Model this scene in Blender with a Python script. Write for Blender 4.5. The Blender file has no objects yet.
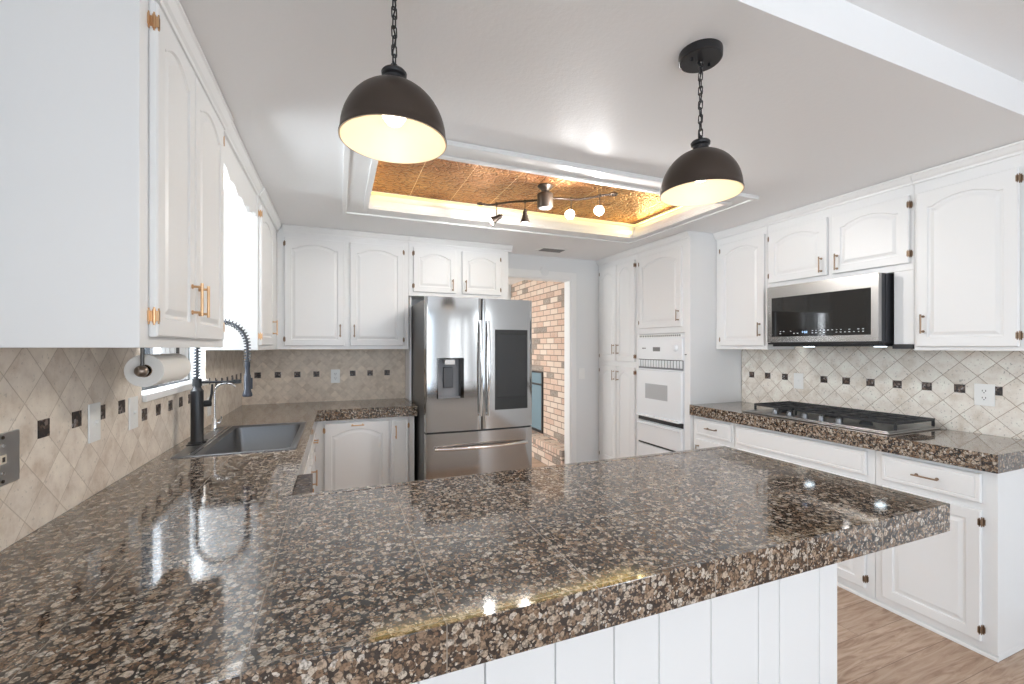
import bpy, bmesh, math, random
from mathutils import Vector, Matrix
random.seed(7)
PI = math.pi
S = bpy.context.scene
C = bpy.context.collection
# ------------------------------------------------------------------ camera, world, lights, exposure
CAMZ = 1.416
cam = bpy.data.objects.new('camera', bpy.data.cameras.new('camera')); C.objects.link(cam); S.camera = cam
cam.location = (0, 0, CAMZ); cam.rotation_euler = (PI/2, 0, -math.radians(21.8))
cam.data.sensor_width = 36; cam.data.lens = 435/1024*36; cam.data.shift_y = 5/1024
cam.data.clip_start = 0.02
S.view_settings.view_transform = 'Standard'; S.view_settings.look = 'None'
S.view_settings.gamma = 1; S.view_settings.use_curve_mapping = False
S.view_settings.exposure = 0.56
w = bpy.data.worlds.new('sky'); S.world = w; w.use_nodes = True
w.node_tree.nodes['Background'].inputs[0].default_value = (0.80, 0.90, 1.0, 1)
w.node_tree.nodes['Background'].inputs[1].default_value = 1.6

def area(name, loc, target, sx, sy, power, color=(1, 1, 1), spread=PI):
    l = bpy.data.lights.new(name, 'AREA'); l.shape = 'RECTANGLE'; l.size = sx; l.size_y = sy
    l.energy = power; l.color = color; l.spread = spread
    o = bpy.data.objects.new(name, l); C.objects.link(o); o.location = loc
    o.rotation_euler = (Vector(target)-Vector(loc)).to_track_quat('-Z', 'Y').to_euler(); return o
def point(name, loc, power, color=(1, 1, 1), r=.03):
    l = bpy.data.lights.new(name, 'POINT'); l.energy = power; l.color = color; l.shadow_soft_size = r
    o = bpy.data.objects.new(name, l); C.objects.link(o); o.location = loc; return o
def spot(name, loc, target, power, color, ang, blend, r):
    l = bpy.data.lights.new(name, 'SPOT'); l.energy = power; l.color = color; l.shadow_soft_size = r
    l.spot_size = ang; l.spot_blend = blend
    o = bpy.data.objects.new(name, l); C.objects.link(o); o.location = loc
    o.rotation_euler = (Vector(target)-Vector(loc)).to_track_quat('-Z', 'Y').to_euler(); return o
# daylight of the patio door and sink window; other lamps here are added
area('daylight_patio', (.40, -6.15, 1.25), (.40, -4, .6), 1.9, 2.2, 31, (.56, .76, 1))
for x_ in (2.45, 2.78, 3.22): area('streak_strip', (x_, -6.12, 1.25), (x_, 0, 1.25), .09, 2.0, 2.6, (.90, .95, 1))  # narrow lamps added out of view to streak the steel doors
area('fill_side', (-1.05, -2.1, 1.35), (1.2, -1.3, 1.0), 1.7, 1.9, 33, (.86, .93, 1))  # added lamp out of view, brightens the right-hand cabinets
area('fill_right', (3.75, -3.8, 1.35), (2, -3.3, .7), 1.25, 1.9, 60, (.86, .93, 1))  # added lamp behind the camera, evens out the room light
area('daylight_sink', (-1.25, 2.76, 1.75), (1, 2.76, 1.1), .95, .95, 60, (.86, .93, 1))
area('fill_hall', (-.35, 5.7, 1.35), (2.6, 5.7, 1.2), 1.6, 1.6, 29, (1, .97, .93))  # added unseen lamp, lights the brick room past the doorway

# ------------------------------------------------------------------ materials
def mat(name, col=(.8, .8, .8), rough=.5, metal=0, emit=None, es=0, spec=.5, coat=0):
    m = bpy.data.materials.new(name); m.use_nodes = True
    b = m.node_tree.nodes['Principled BSDF']
    b.inputs['Base Color'].default_value = (*col, 1); b.inputs['Roughness'].default_value = rough
    b.inputs['Metallic'].default_value = metal; b.inputs['Specular IOR Level'].default_value = spec
    b.inputs['Coat Weight'].default_value = coat; b.inputs['Coat Roughness'].default_value = .04
    if emit: b.inputs['Emission Color'].default_value = (*emit, 1); b.inputs['Emission Strength'].default_value = es
    return m
class N:
    """small node-graph writer"""
    def __init__(s, m): s.m = m; s.t = m.node_tree; s.b = s.t.nodes['Principled BSDF']
    def n(s, k, **kw):
        x = s.t.nodes.new(k)
        for a, v in kw.items(): setattr(x, a, v)
        return x
    def l(s, a, b): s.t.links.new(a, b)
    def co(s, kind='Object'): return s.n('ShaderNodeTexCoord').outputs[kind]
    def mp(s, v, scale=(1, 1, 1), rot=(0, 0, 0), loc=(0, 0, 0)):
        x = s.n('ShaderNodeMapping'); s.l(v, x.inputs[0]); x.inputs[1].default_value = loc
        x.inputs[2].default_value = rot; x.inputs[3].default_value = scale; return x.outputs[0]
    def math(s, op, a, b=None, c=None):
        x = s.n('ShaderNodeMath', operation=op)
        for i, q in enumerate((a, b, c)):
            if q is None: continue
            if isinstance(q, (int, float)): x.inputs[i].default_value = q
            else: s.l(q, x.inputs[i])
        return x.outputs[0]
    def noise(s, v, sc, det=4, rough=.5):
        x = s.n('ShaderNodeTexNoise'); s.l(v, x.inputs['Vector']); x.inputs['Scale'].default_value = sc
        x.inputs['Detail'].default_value = det; x.inputs['Roughness'].default_value = rough; return x
    def vor(s, v, sc, feature='F1', rnd=1):
        x = s.n('ShaderNodeTexVoronoi', feature=feature); s.l(v, x.inputs['Vector']); x.inputs['Scale'].default_value = sc
        x.inputs['Randomness'].default_value = rnd; return x
    def ramp(s, f, stops, interp='LINEAR'):
        x = s.n('ShaderNodeValToRGB'); s.l(f, x.inputs[0]); r = x.color_ramp; r.interpolation = interp
        while len(r.elements) < len(stops): r.elements.new(.5)
        for e, (p, c) in zip(r.elements, stops): e.position = p; e.color = (*c, 1)
        return x.outputs[0]
    def mix(s, f, a, b, bt='MIX'):
        x = s.n('ShaderNodeMix', data_type='RGBA', blend_type=bt)
        for q, i in ((f, 0), (a, 6), (b, 7)):
            if isinstance(q, (int, float)): x.inputs[i].default_value = q
            elif isinstance(q, tuple): x.inputs[i].default_value = (*q, 1)
            else: s.l(q, x.inputs[i])
        return x.outputs[2]
    def bump(s, h, st=.3, dist=.002):
        x = s.n('ShaderNodeBump'); s.l(h, x.inputs['Height']); x.inputs['Strength'].default_value = st
        x.inputs['Distance'].default_value = dist; s.l(x.outputs[0], s.b.inputs['Normal']); return x.outputs[0]
    def sep(s, v):
        x = s.n('ShaderNodeSeparateXYZ'); s.l(v, x.inputs[0]); return x.outputs

M = {}
M['white'] = mat('white_cabinet_paint', (.87, .87, .865), .38)
g = N(M['white']); g.bump(g.noise(g.co(), 60, 3).outputs[0], .04, .001)
M['wall'] = mat('wall_paint', (.80, .81, .81), .6)
g = N(M['wall']); g.bump(g.noise(g.co(), 90, 3).outputs[0], .15, .001)
M['ceil'] = mat('ceiling_paint', (.93, .93, .93), .42, spec=.4)
g = N(M['ceil']); g.bump(g.noise(g.co(), 55, 4, .6).outputs[0], .35, .0025)
M['trim'] = mat('trim_paint', (.88, .88, .87), .35)
M['brass'] = mat('brushed_brass', (.72, .46, .26), .3, .9)
M['antique'] = mat('antique_bronze', (.30, .21, .145), .38, .85)
M['bronze'] = mat('dark_bronze', (.06, .045, .035), .42, .6)
M['black'] = mat('matte_black', (.012, .012, .014), .35)
M['blackmetal'] = mat('black_bronze_metal', (.075, .058, .048), .38, .7)
M['iron'] = mat('cast_iron', (.02, .021, .024), .55)
M['chrome'] = mat('chrome', (.8, .8, .8), .12, 1)
M['plate'] = mat('white_plastic', (.88, .88, .86), .35)
M['slot'] = mat('dark_slots', (.03, .03, .03), .5)
M['glassblack'] = mat('black_glass', (.010, .009, .008), .04, spec=.6)
M['greyp'] = mat('grey_plastic', (.22, .22, .23), .4)
M['appl'] = mat('white_enamel', (.86, .88, .90), .12, coat=.3)
M['ovenglass'] = mat('grey_oven_window', (.45, .46, .47), .12)
M['paper'] = mat('white_paper', (.88, .86, .82), .9)
M['card'] = mat('brown_cardboard', (.25, .16, .09), .8)
M['sinksteel'] = mat('satin_sink_steel', (.22, .22, .225), .35, .9)
M['lining'] = mat('cream_gold_lining', (.80, .68, .52), .45, .0)
M['bulb'] = mat('lit_bulb', (1, 1, 1), .3, emit=(1, .93, .80), es=4)
M['spotface'] = mat('lit_spot_lamp', (1, 1, 1), .3, emit=(1, .97, .92), es=7)
M['hoodlamp'] = mat('lit_hood_lamp', (1, 1, 1), .3, emit=(.75, .90, 1), es=5)
M['tube'] = mat('lit_tube', (1, 1, 1), .3, emit=(1, 1, .98), es=1.7)
M['rope'] = mat('lit_rope_light', (1, .9, .4), .4, emit=(1, .80, .22), es=.9)
M['mark'] = mat('white_print', (.8, .85, .9), .5)
M['printshade'] = mat('print_and_vent_shade_grey', (.25, .25, .25), .7)  # grey for oven print and for shade painted onto the ceiling vent
M['leaf'] = mat('green_leaves', (.10, .22, .06), .6)
M['grass'] = mat('outdoor_ground', (.25, .28, .18), .9)

m = M['steel'] = mat('brushed_stainless', (.43, .42, .41), .24, 1)
g = N(m); v = g.mp(g.co(), (180, 180, 1.2)); nz = g.noise(v, 3, 3)
g.l(g.ramp(nz.outputs[0], [(.3, (.085,)*3), (.7, (.125,)*3)]), g.b.inputs['Roughness'])
g.b.inputs['Anisotropic'].default_value = .0
M['steelside'] = mat('dark_grey_case', (.13, .125, .12), .35, .6)

# granite tiles
def granite(name):
    m = mat(name, rough=.08, spec=1.0, coat=.25); g = N(m); co = g.co()
    wv = g.noise(co, 60, 2); wmix = g.mix(.012, co, wv.outputs[1], 'ADD')
    def crystals(scale, lo, hi, share):
        vo = g.vor(wmix, scale); ch = g.sep(vo.outputs['Color'])
        rad = g.math('ADD', lo, g.math('MULTIPLY', ch[1], hi-lo))
        inside = g.math('MULTIPLY', g.math('LESS_THAN', vo.outputs['Distance'], rad), g.math('LESS_THAN', ch[2], share))
        return inside, ch[0]
    m1, k1 = crystals(72, .38, .68, .90); m2, k2 = crystals(150, .34, .66, .78)
    pal = [(0, (.10, .058, .036)), (.25, (.23, .145, .09)), (.5, (.37, .265, .185)), (.75, (.50, .41, .32)), (1, (.62, .56, .49))]
    c = g.mix(g.noise(co, 120, 2).outputs[0], (.006, .006, .008), (.035, .026, .024))
    c = g.mix(m2, c, g.ramp(k2, pal)); sp = g.ramp(g.noise(co, 190, 2, .6).outputs[0], [(.38, (.35,)*3), (.58, (1,)*3)])
    c = g.mix(m1, c, g.ramp(k1, pal)); c = g.mix(1, c, sp, 'MULTIPLY')
    x, y, z = g.sep(co)
    def line(v, off, per, wd):
        f = g.math('FRACT', g.math('DIVIDE', g.math('ADD', v, off), per))
        d = g.math('MINIMUM', f, g.math('SUBTRACT', 1, f)); return g.math('LESS_THAN', d, wd/per)
    gm = g.math('MAXIMUM', line(x, 3.338, .32, .0011), line(y, .455, .31, .0011))
    c = g.mix(gm, c, (.22, .18, .14))
    g.l(c, g.b.inputs['Base Color'])
    g.l(g.math('ADD', g.math('MULTIPLY', gm, .4), .07), g.b.inputs['Roughness'])
    return m
M['granite'] = granite('brown_granite_tile')

# travertine diagonal tiles : axis 'x' or 'y' runs along the wall
def travertine(name, axis, s0, base, vein, D=.1565, zc=1.168, gs=.75, pt=.6):
    m = mat(name, rough=.42); g = N(m); co = g.co(); x, y, z = g.sep(co)
    s = x if axis == 'x' else y
    zz = g.math('SUBTRACT', z, zc); ss = g.math('SUBTRACT', s, s0-8*D)
    a = g.math('DIVIDE', g.math('ADD', ss, zz), D); b = g.math('DIVIDE', g.math('SUBTRACT', ss, zz), D)
    a = g.math('ADD', a, 20); b = g.math('ADD', b, 20)
    def ln(v):
        f = g.math('FRACT', v); return g.math('MINIMUM', f, g.math('SUBTRACT', 1, f))
    dd = g.math('MINIMUM', ln(a), ln(b))
    grout = g.ramp(dd, [(.008, (1,)*3), (.016, (0,)*3)])
    cb = g.n('ShaderNodeCombineXYZ'); g.l(g.math('FLOOR', a), cb.inputs[0]); g.l(g.math('FLOOR', b), cb.inputs[1])
    wn = g.n('ShaderNodeTexWhiteNoise', noise_dimensions='3D'); g.l(cb.outputs[0], wn.inputs[0])
    off = g.mix(1, co, g.mix(1, wn.outputs[1], (7, 7, 7), 'MULTIPLY'), 'ADD')
    n1 = g.noise(off, 9, 5, .65)
    c = g.ramp(n1.outputs[0], [(.28, vein), (.5, base), (.75, tuple(min(1, q*1.22) for q in base))])
    c = g.mix(g.math('MULTIPLY', wn.outputs[0], .20), c, tuple(q*.72 for q in base))
    pits = g.ramp(g.noise(off, 85, 2, .5).outputs[0], [(.31, (1,)*3), (.36, (0,)*3)])
    c = g.mix(g.math('MULTIPLY', pits, pt), c, tuple(q*.35 for q in base))
    c = g.mix(g.math('MULTIPLY', grout, gs), c, (.33, .24, .16))
    g.l(c, g.b.inputs['Base Color'])
    g.bump(g.math('SUBTRACT', 1, g.math('MAXIMUM', grout, g.math('MULTIPLY', pits, .4))), .5, .002)
    return m
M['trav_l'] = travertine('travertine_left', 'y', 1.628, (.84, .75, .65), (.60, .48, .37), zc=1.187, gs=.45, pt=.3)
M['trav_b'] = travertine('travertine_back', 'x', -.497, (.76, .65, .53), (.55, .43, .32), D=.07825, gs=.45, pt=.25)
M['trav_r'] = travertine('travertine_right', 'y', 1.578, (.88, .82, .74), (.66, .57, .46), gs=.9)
m = M['accent'] = mat('dark_accent_tile', rough=.42); g = N(m)
g.l(g.ramp(g.sep(g.vor(g.co(), 95).outputs['Color'])[0], [(0, (.012, .010, .012)), (.5, (.045, .03, .025)), (.8, (.15, .10, .07)), (1, (.30, .28, .28))]), g.b.inputs['Base Color'])

# oak plank floor, planks run along x
m = M['floor'] = mat('light_oak_planks', rough=.42); g = N(m); co = g.co(); x, y, z = g.sep(co)
PW = .182
row = g.math('FLOOR', g.math('DIVIDE', g.math('ADD', y, 10.05), PW))
xo = g.math('ADD', x, g.math('MULTIPLY', row, .437))
px = g.math('DIVIDE', g.math('ADD', xo, 20), 1.22); pf = g.math('FLOOR', px)
cb = g.n('ShaderNodeCombineXYZ'); g.l(row, cb.inputs[0]); g.l(pf, cb.inputs[1])
wn = g.n('ShaderNodeTexWhiteNoise', noise_dimensions='3D'); g.l(cb.outputs[0], wn.inputs[0])
off = g.mix(1, co, g.mix(1, wn.outputs[1], (5, 5, 5), 'MULTIPLY'), 'ADD')
gr = g.noise(g.mp(off, (1.6, 13, 1)), 2.2, 6, .6)
gr.inputs['Distortion'].default_value = 1.6
c = g.ramp(gr.outputs[0], [(.32, (.33, .21, .14)), (.48, (.50, .35, .25)), (.62, (.60, .45, .34)), (.8, (.68, .54, .42))])
c = g.mix(g.math('MULTIPLY', wn.outputs[0], .28), c, (.30, .19, .125))
fr = g.math('FRACT', g.math('DIVIDE', g.math('ADD', y, 10.05), PW)); e1 = g.math('LESS_THAN', g.math('MINIMUM', fr, g.math('SUBTRACT', 1, fr)), .008)
fx = g.math('FRACT', px); e2 = g.math('LESS_THAN', fx, .0018)
ed = g.math('MAXIMUM', e1, e2)
g.l(g.mix(g.math('MULTIPLY', ed, .6), c, (.10, .06, .04)), g.b.inputs['Base Color'])
g.bump(gr.outputs[0], .1, .001)

# bricks : wall along y (face -x), hearth
def brick(name, loc=(0, 0, 0), rot=(0, 0, 0), bw=.21, rh=.0765, off=.5):
    m = mat(name, rough=.85); g = N(m); co = g.co()
    v = g.mp(co, (1, 1, 1), rot, loc)
    b = g.n('ShaderNodeTexBrick'); g.l(v, b.inputs[0]); b.offset = off
    b.inputs['Scale'].default_value = 1; b.inputs['Brick Width'].default_value = bw; b.inputs['Row Height'].default_value = rh
    b.inputs['Mortar Size'].default_value = .006; b.inputs['Mortar Smooth'].default_value = .1; b.inputs['Bias'].default_value = -.1
    b.inputs['Color1'].default_value = (0, 0, 0, 1); b.inputs['Color2'].default_value = (1, 1, 1, 1); b.inputs['Mortar'].default_value = (.5, .5, .5, 1)
    c = g.ramp(b.outputs[0], [(0, (.22, .18, .15)), (.06, (.30, .24, .19)), (.10, (.60, .38, .28)), (.35, (.68, .48, .37)), (.65, (.72, .56, .45)), (1, (.76, .66, .56))])
    n1 = g.noise(co, 55, 4, .7)
    c = g.mix(g.ramp(n1.outputs[0], [(.35, (.0,)*3), (.7, (.45,)*3)]), c, (.82, .72, .62))
    c = g.mix(b.outputs[1], c, (.29, .22, .18))
    g.l(c, g.b.inputs['Base Color'])
    h = g.math('SUBTRACT', g.math('MULTIPLY', n1.outputs[0], .3), b.outputs[1]); g.bump(h, .7, .006)
    return m
# brick texture lives in its own xy plane: turn (y,z) into (x,y)
def brick_yz(name, **k):
    m = brick(name, **k); g = N(m)
    bt = [n for n in g.t.nodes if n.type == 'TEX_BRICK'][0]; x, y, z = g.sep(g.co())
    cb = g.n('ShaderNodeCombineXYZ'); g.l(y, cb.inputs[0]); g.l(z, cb.inputs[1]); g.l(cb.outputs[0], bt.inputs[0]); return m
M['brick'] = brick_yz('old_brick_wall')
M['brickh'] = brick_yz('hearth_brick_side')
M['soldier'] = brick_yz('hearth_edge_brick', bw=.075, rh=.2, off=0)
M['bricktop'] = brick('hearth_brick_top', bw=.21, rh=.0765, rot=(0, 0, 0))
m = M['fireglass'] = mat('blue_tinted_fire_glass', (.16, .25, .30), .08)

# embossed tin
m = M['tin'] = mat('embossed_copper_tin', rough=.36, metal=.8); g = N(m); co = g.co(); x, y, z = g.sep(co)
wv = g.noise(co, 6, 3); cc = g.mix(.12, co, wv.outputs[1], 'ADD')
vo = g.vor(g.mp(cc, (1, 1.6, 1)), 20, 'DISTANCE_TO_EDGE'); cr = g.ramp(vo.outputs[0], [(.02, (0,)*3), (.16, (1,)*3)])
n2 = g.noise(co, 45, 4, .7)
c = g.ramp(g.noise(co, 5, 4, .6).outputs[0], [(.3, (.25, .095, .038)), (.5, (.37, .16, .065)), (.7, (.50, .26, .105))])
c = g.mix(g.math('MULTIPLY', g.math('SUBTRACT', 1, cr), .75), c, (.13, .05, .02))
f = g.math('FRACT', g.math('DIVIDE', g.math('ADD', x, 3-.09), .155*2)); d = g.math('MINIMUM', f, g.math('SUBTRACT', 1, f))
seam = g.math('LESS_THAN', d, .007)
c = g.mix(seam, c, (.75, .55, .36)); g.l(c, g.b.inputs['Base Color'])
g.bump(g.math('ADD', g.math('ADD', cr, g.math('MULTIPLY', n2.outputs[0], .8)), seam), 1.0, .012)

# window pane
m = M['pane'] = bpy.data.materials.new('window_pane'); m.use_nodes = True; t = m.node_tree; t.nodes.clear()
o_ = t.nodes.new('ShaderNodeOutputMaterial'); mx = t.nodes.new('ShaderNodeMixShader'); mx.inputs[0].default_value = .08
tr = t.nodes.new('ShaderNodeBsdfTransparent'); gl = t.nodes.new('ShaderNodeBsdfGlossy'); gl.inputs['Roughness'].default_value = .02
t.links.new(tr.outputs[0], mx.inputs[1]); t.links.new(gl.outputs[0], mx.inputs[2]); t.links.new(mx.outputs[0], o_.inputs[0])

# ------------------------------------------------------------------ helpers
WO = {}      # world origin of every object
def tag(o, label, cat, group=None):
    o['label'] = label; o['category'] = cat
    if group: o['group'] = group
    return o
def thing(name, label, cat, loc, group=None):
    o = bpy.data.objects.new(name, None); C.objects.link(o); o.location = loc; o.empty_display_size = .1
    WO[o] = Vector(loc); return tag(o, label, cat, group)
def obj(name, bm, mats, parent=None, bevel=0, smooth=False, label=None, seg=2):
    """bm is in world coordinates"""
    if not isinstance(mats, (list, tuple)): mats = [mats]
    w0 = WO[parent] if parent is not None else Vector((0, 0, 0))
    if w0.length: bmesh.ops.translate(bm, verts=bm.verts, vec=-w0)
    bmesh.ops.recalc_face_normals(bm, faces=bm.faces)
    me = bpy.data.meshes.new(name); bm.to_mesh(me); bm.free()
    for k in mats: me.materials.append(k)
    if smooth:
        for p in me.polygons: p.use_smooth = True
        if smooth == 'auto': me.set_sharp_from_angle(angle=math.radians(38))
    o = bpy.data.objects.new(name, me); C.objects.link(o)
    if parent is not None: o.parent = parent
    WO[o] = w0
    if bevel:
        b = o.modifiers.new('bevel', 'BEVEL'); b.width = bevel; b.segments = seg; b.limit_method = 'ANGLE'
        b.angle_limit = math.radians(40)
    if label: o['label'] = label
    return o
def struct(name, bm, m, **k):
    o = obj(name, bm, m, **k); o['kind'] = 'structure'; return o
def B(): return bmesh.new()
def box(bm, x0, x1, y0, y1, z0, z1, mi=0):
    r = bmesh.ops.create_cube(bm, size=1)
    for v in r['verts']:
        v.co = Vector((x0+(x1-x0)*(v.co.x+.5), y0+(y1-y0)*(v.co.y+.5), z0+(z1-z0)*(v.co.z+.5)))
    for f in {f for v in r['verts'] for f in v.link_faces}: f.material_index = mi
    return bm
def cyl(bm, p0, p1, r0, r1=None, n=20, mi=0, cap=True):
    p0 = Vector(p0); p1 = Vector(p1); r1 = r0 if r1 is None else r1
    q = (p1-p0).to_track_quat('Z', 'Y'); L = (p1-p0).length
    r = bmesh.ops.create_cone(bm, cap_ends=cap, segments=n, radius1=r0, radius2=r1, depth=L)
    mt = Matrix.Translation((p0+p1)/2) @ q.to_matrix().to_4x4()
    bmesh.ops.transform(bm, matrix=mt, verts=r['verts'])
    for f in {f for v in r['verts'] for f in v.link_faces}: f.material_index = mi
    return bm
def tube(bm, pts, r, n=10, cap=True):
    pts = [Vector(p) for p in pts]; rr = r if isinstance(r, (list, tuple)) else [r]*len(pts)
    rings = []; up = None
    for i, p in enumerate(pts):
        t = (pts[min(i+1, len(pts)-1)]-pts[max(i-1, 0)]).normalized()
        if up is None:
            up = Vector((0, 0, 1)) if abs(t.z) < .9 else Vector((1, 0, 0))
        a = t.cross(up).normalized(); up = a.cross(t).normalized()
        rings.append([bm.verts.new(p+(a*math.cos(k*2*PI/n)+up*math.sin(k*2*PI/n))*rr[i]) for k in range(n)])
    for A_, B_ in zip(rings, rings[1:]):
        for k in range(n): bm.faces.new((A_[k], A_[(k+1) % n], B_[(k+1) % n], B_[k]))
    if cap: bm.faces.new(rings[0]); bm.faces.new(rings[-1])
    return bm
def lathe(bm, prof, mtx=None, n=40, mi=0):
    """prof: list of (r,z)"""
    mtx = mtx or Matrix.Identity(4); rings = []
    for r, z in prof:
        if r < 1e-6: rings.append([bm.verts.new(mtx @ Vector((0, 0, z)))])
        else: rings.append([bm.verts.new(mtx @ Vector((r*math.cos(2*PI*k/n), r*math.sin(2*PI*k/n), z))) for k in range(n)])
    for A_, B_ in zip(rings, rings[1:]):
        for k in range(n):
            j = (k+1) % n
            if len(A_) == 1 and len(B_) == 1: continue
            if len(A_) == 1: f = bm.faces.new((A_[0], B_[k], B_[j]))
            elif len(B_) == 1: f = bm.faces.new((A_[k], A_[j], B_[0]))
            else: f = bm.faces.new((A_[k], A_[j], B_[j], B_[k]))
            f.material_index = mi
    return bm
def prism(bm, poly, fn, t0, t1, mi=0):
    """poly of 2-D points, fn(p,q,t)->xyz"""
    a = [bm.verts.new(fn(p, q, t0)) for p, q in poly]; b = [bm.verts.new(fn(p, q, t1)) for p, q in poly]
    bm.faces.new(a).material_index = mi; bm.faces.new(b).material_index = mi
    for i in range(len(a)):
        j = (i+1) % len(a); bm.faces.new((a[i], a[j], b[j], b[i])).material_index = mi
    return bm
def torus(bm, mtx, R_, r, stretch=0, n=18, k=8):
    rings = []
    for i in range(n):
        t = 2*PI*i/n; c = Vector((math.cos(t)*R_, math.sin(t)*R_+(stretch if math.sin(t) > 0 else -stretch), 0))
        d = Vector((math.cos(t), math.sin(t), 0))
        rings.append([bm.verts.new(mtx @ (c+(d*math.cos(2*PI*j/k)+Vector((0, 0, 1))*math.sin(2*PI*j/k))*r)) for j in range(k)])
    for i in range(n):
        A_, B_ = rings[i], rings[(i+1) % n]
        for j in range(k): bm.faces.new((A_[j], A_[(j+1) % k], B_[(j+1) % k], B_[j]))
    return bm
# wall frames: fr(a,n,z): a along the wall, n out of it
LEFT = lambda X: (lambda a, n, z: Vector((X+n, a, z)))
BACK = lambda Y: (lambda a, n, z: Vector((a, Y-n, z)))
RIGHT = lambda X: (lambda a, n, z: Vector((X-n, a, z)))
def fbox(bm, fr, a0, a1, n0, n1, z0, z1, mi=0):
    p = fr(a0, n0, z0); q = fr(a1, n1, z1)
    return box(bm, min(p.x, q.x), max(p.x, q.x), min(p.y, q.y), max(p.y, q.y), min(p.z, q.z), max(p.z, q.z), mi)

def panel_bm(fr, a0, a1, z0, z1, arch=.04, T=.019, n0=.001, rail=.052, toprail=None):
    """a raised-panel door or drawer front"""
    bm = B(); K = 16; toprail = toprail or rail
    def loop(ins, n, arched, inst=None):
        A0, A1, Z0, Z1 = a0+ins, a1-ins, z0+ins, z1-(inst if inst is not None else ins)
        pts = [(A0, Z0), (A1, Z0)]
        for i in range(K+1):
            t = i/K; a = A1+(A0-A1)*t
            if arched:
                s = min(1, max(0, (t-.06)/.88)); z = Z1-arch+arch*math.sin(PI*s)**.8
            else: z = Z1
            pts.append((a, z))
        return [bm.verts.new(fr(a, n, z)) for a, z in pts]
    ls = [loop(0, n0, 0), loop(0, n0+T-.004, 0), loop(.004, n0+T, 0)]
    if min(a1-a0, z1-z0) > .17:
        ar = arch > 0
        ls += [loop(rail, n0+T, ar, toprail), loop(rail+.004, n0+T-.007, ar, toprail+.004),
               loop(rail+.013, n0+T-.007, ar, toprail+.013), loop(rail+.030, n0+T-.001, ar, toprail+.030)]
    else:
        ls += [loop(.016, n0+T, 0), loop(.020, n0+T-.004, 0), loop(.024, n0+T, 0)]
    for A_, B_ in zip(ls, ls[1:]):
        for i in range(len(A_)):
            j = (i+1) % len(A_); bm.faces.new((A_[i], A_[j], B_[j], B_[i]))
    bm.faces.new(ls[-1]); bm.faces.new(ls[0]); return bm
HW = 'brass'
def pull(fr, a, z, parent, vertical=True, L=.10, n0=.02, m=None):
    m = m or HW; bm = B(); h = L/2; r = .0045
    for s in (-1, 1):
        p = fr(a, n0, z+s*h*.78) if vertical else fr(a+s*h*.78, n0, z)
        q = fr(a, n0+.028, z+s*h*.78) if vertical else fr(a+s*h*.78, n0+.028, z)
        cyl(bm, p, q, r*.9, n=8); cyl(bm, p, p+(q-p)*.12, r*1.7, n=10)
    p = fr(a, n0+.028, z-h) if vertical else fr(a-h, n0+.028, z)
    q = fr(a, n0+.028, z+h) if vertical else fr(a+h, n0+.028, z)
    cyl(bm, p, q, r, n=10)
    return obj('handle', bm, M[m], parent, smooth='auto')
def hinge(fr, a, z, side, parent, n0=.0):
    """side +1: frame leaf on the +a side of the gap"""
    bm = B()
    fbox(bm, fr, a+side*.002, a+side*.011, n0+.0, n0+.0035, z-.014, z+.014)
    fbox(bm, fr, a+side*.002, a+side*.007, n0+.0, n0+.003, z-.022, z+.022)
    fbox(bm, fr, a-side*.009, a-side*.001, n0+.0195, n0+.0225, z-.015, z+.015)
    fbox(bm, fr, a-side*.005, a-side*.001, n0+.0195, n0+.0225, z-.021, z+.021)
    fbox(bm, fr, a-side*.001, a+side*.0015, n0+.0, n0+.0225, z-.014, z+.014)
    cyl(bm, fr(a+side*.001, n0+.012, z-.018), fr(a+side*.001, n0+.012, z+.018), .0042, n=8)
    cyl(bm, fr(a+side*.001, n0+.012, z-.024), fr(a+side*.001, n0+.012, z+.024), .0024, n=8)
    return obj('hinge', bm, M[HW], parent)
CROWN = [(0, 0), (.012, 0), (.014, .012), (.022, .020), (.034, .042), (.040, .046), (.040, .056), (0, .056)]
def cabinet(name, label, fr, a0, a1, z0, z1, depth, doors=(), drawers=(), crown=False, cat='cabinet', group=None, toe=0, extra=None, hz=None):
    base = fr((a0+a1)/2, -depth/2, z0); t = thing(name, label, cat, base, group)
    bm = B()
    if toe:
        fbox(bm, fr, a0, a1, -depth, 0, z0+toe, z1); fbox(bm, fr, a0+.0, a1, -depth, -.055 if toe > .05 else -.012, z0, z0+toe)
    else: fbox(bm, fr, a0, a1, -depth, 0, z0, z1)
    obj('body', bm, M['white'], t, bevel=.002)
    for d in doors:
        b0, b1, c0, c1, hs = d[:5]; o = dict(arch=.04, hz=None, pull='auto'); o.update(d[5] if len(d) > 5 else {})
        dr = obj('door', panel_bm(fr, b0, b1, c0, c1, o['arch']), M['white'], t)
        ha = b1 if hs > 0 else b0
        L = c1-c0; off = .055 if L > .3 else .045
        for hzv in (c0+off, c1-off): hinge(fr, ha, hzv, hs, dr)
        pa = b0+.034 if hs > 0 else b1-.034
        up = o['pull']
        if up == 'bottom' or (up == 'auto'): pz = c0+(.130 if L > .5 else .075)
        if up == 'top': pz = c1-.10
        if up == 'middletop': pz = c1-.022; pull(fr, (b0+b1)/2, pz, dr, vertical=False); continue
        pull(fr, pa, pz, dr, L=.11 if L > .3 else .09)
    for d in drawers:
        b0, b1, c0, c1, ph = d
        dr = obj('drawer', panel_bm(fr, b0, b1, c0, c1, 0), M['white'], t)
        if ph: pull(fr, (b0+b1)/2, (c0+c1)/2, dr, vertical=False, L=.11)
    if crown:
        e0, e1 = (crown if isinstance(crown, tuple) else (a0, a1))
        bm = B(); prism(bm, CROWN, lambda p, q, s: fr(s, p, z1-.0005+q-.058), e0, e1)
        obj('crown_moulding', bm, M['trim'], t)
    return t

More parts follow.
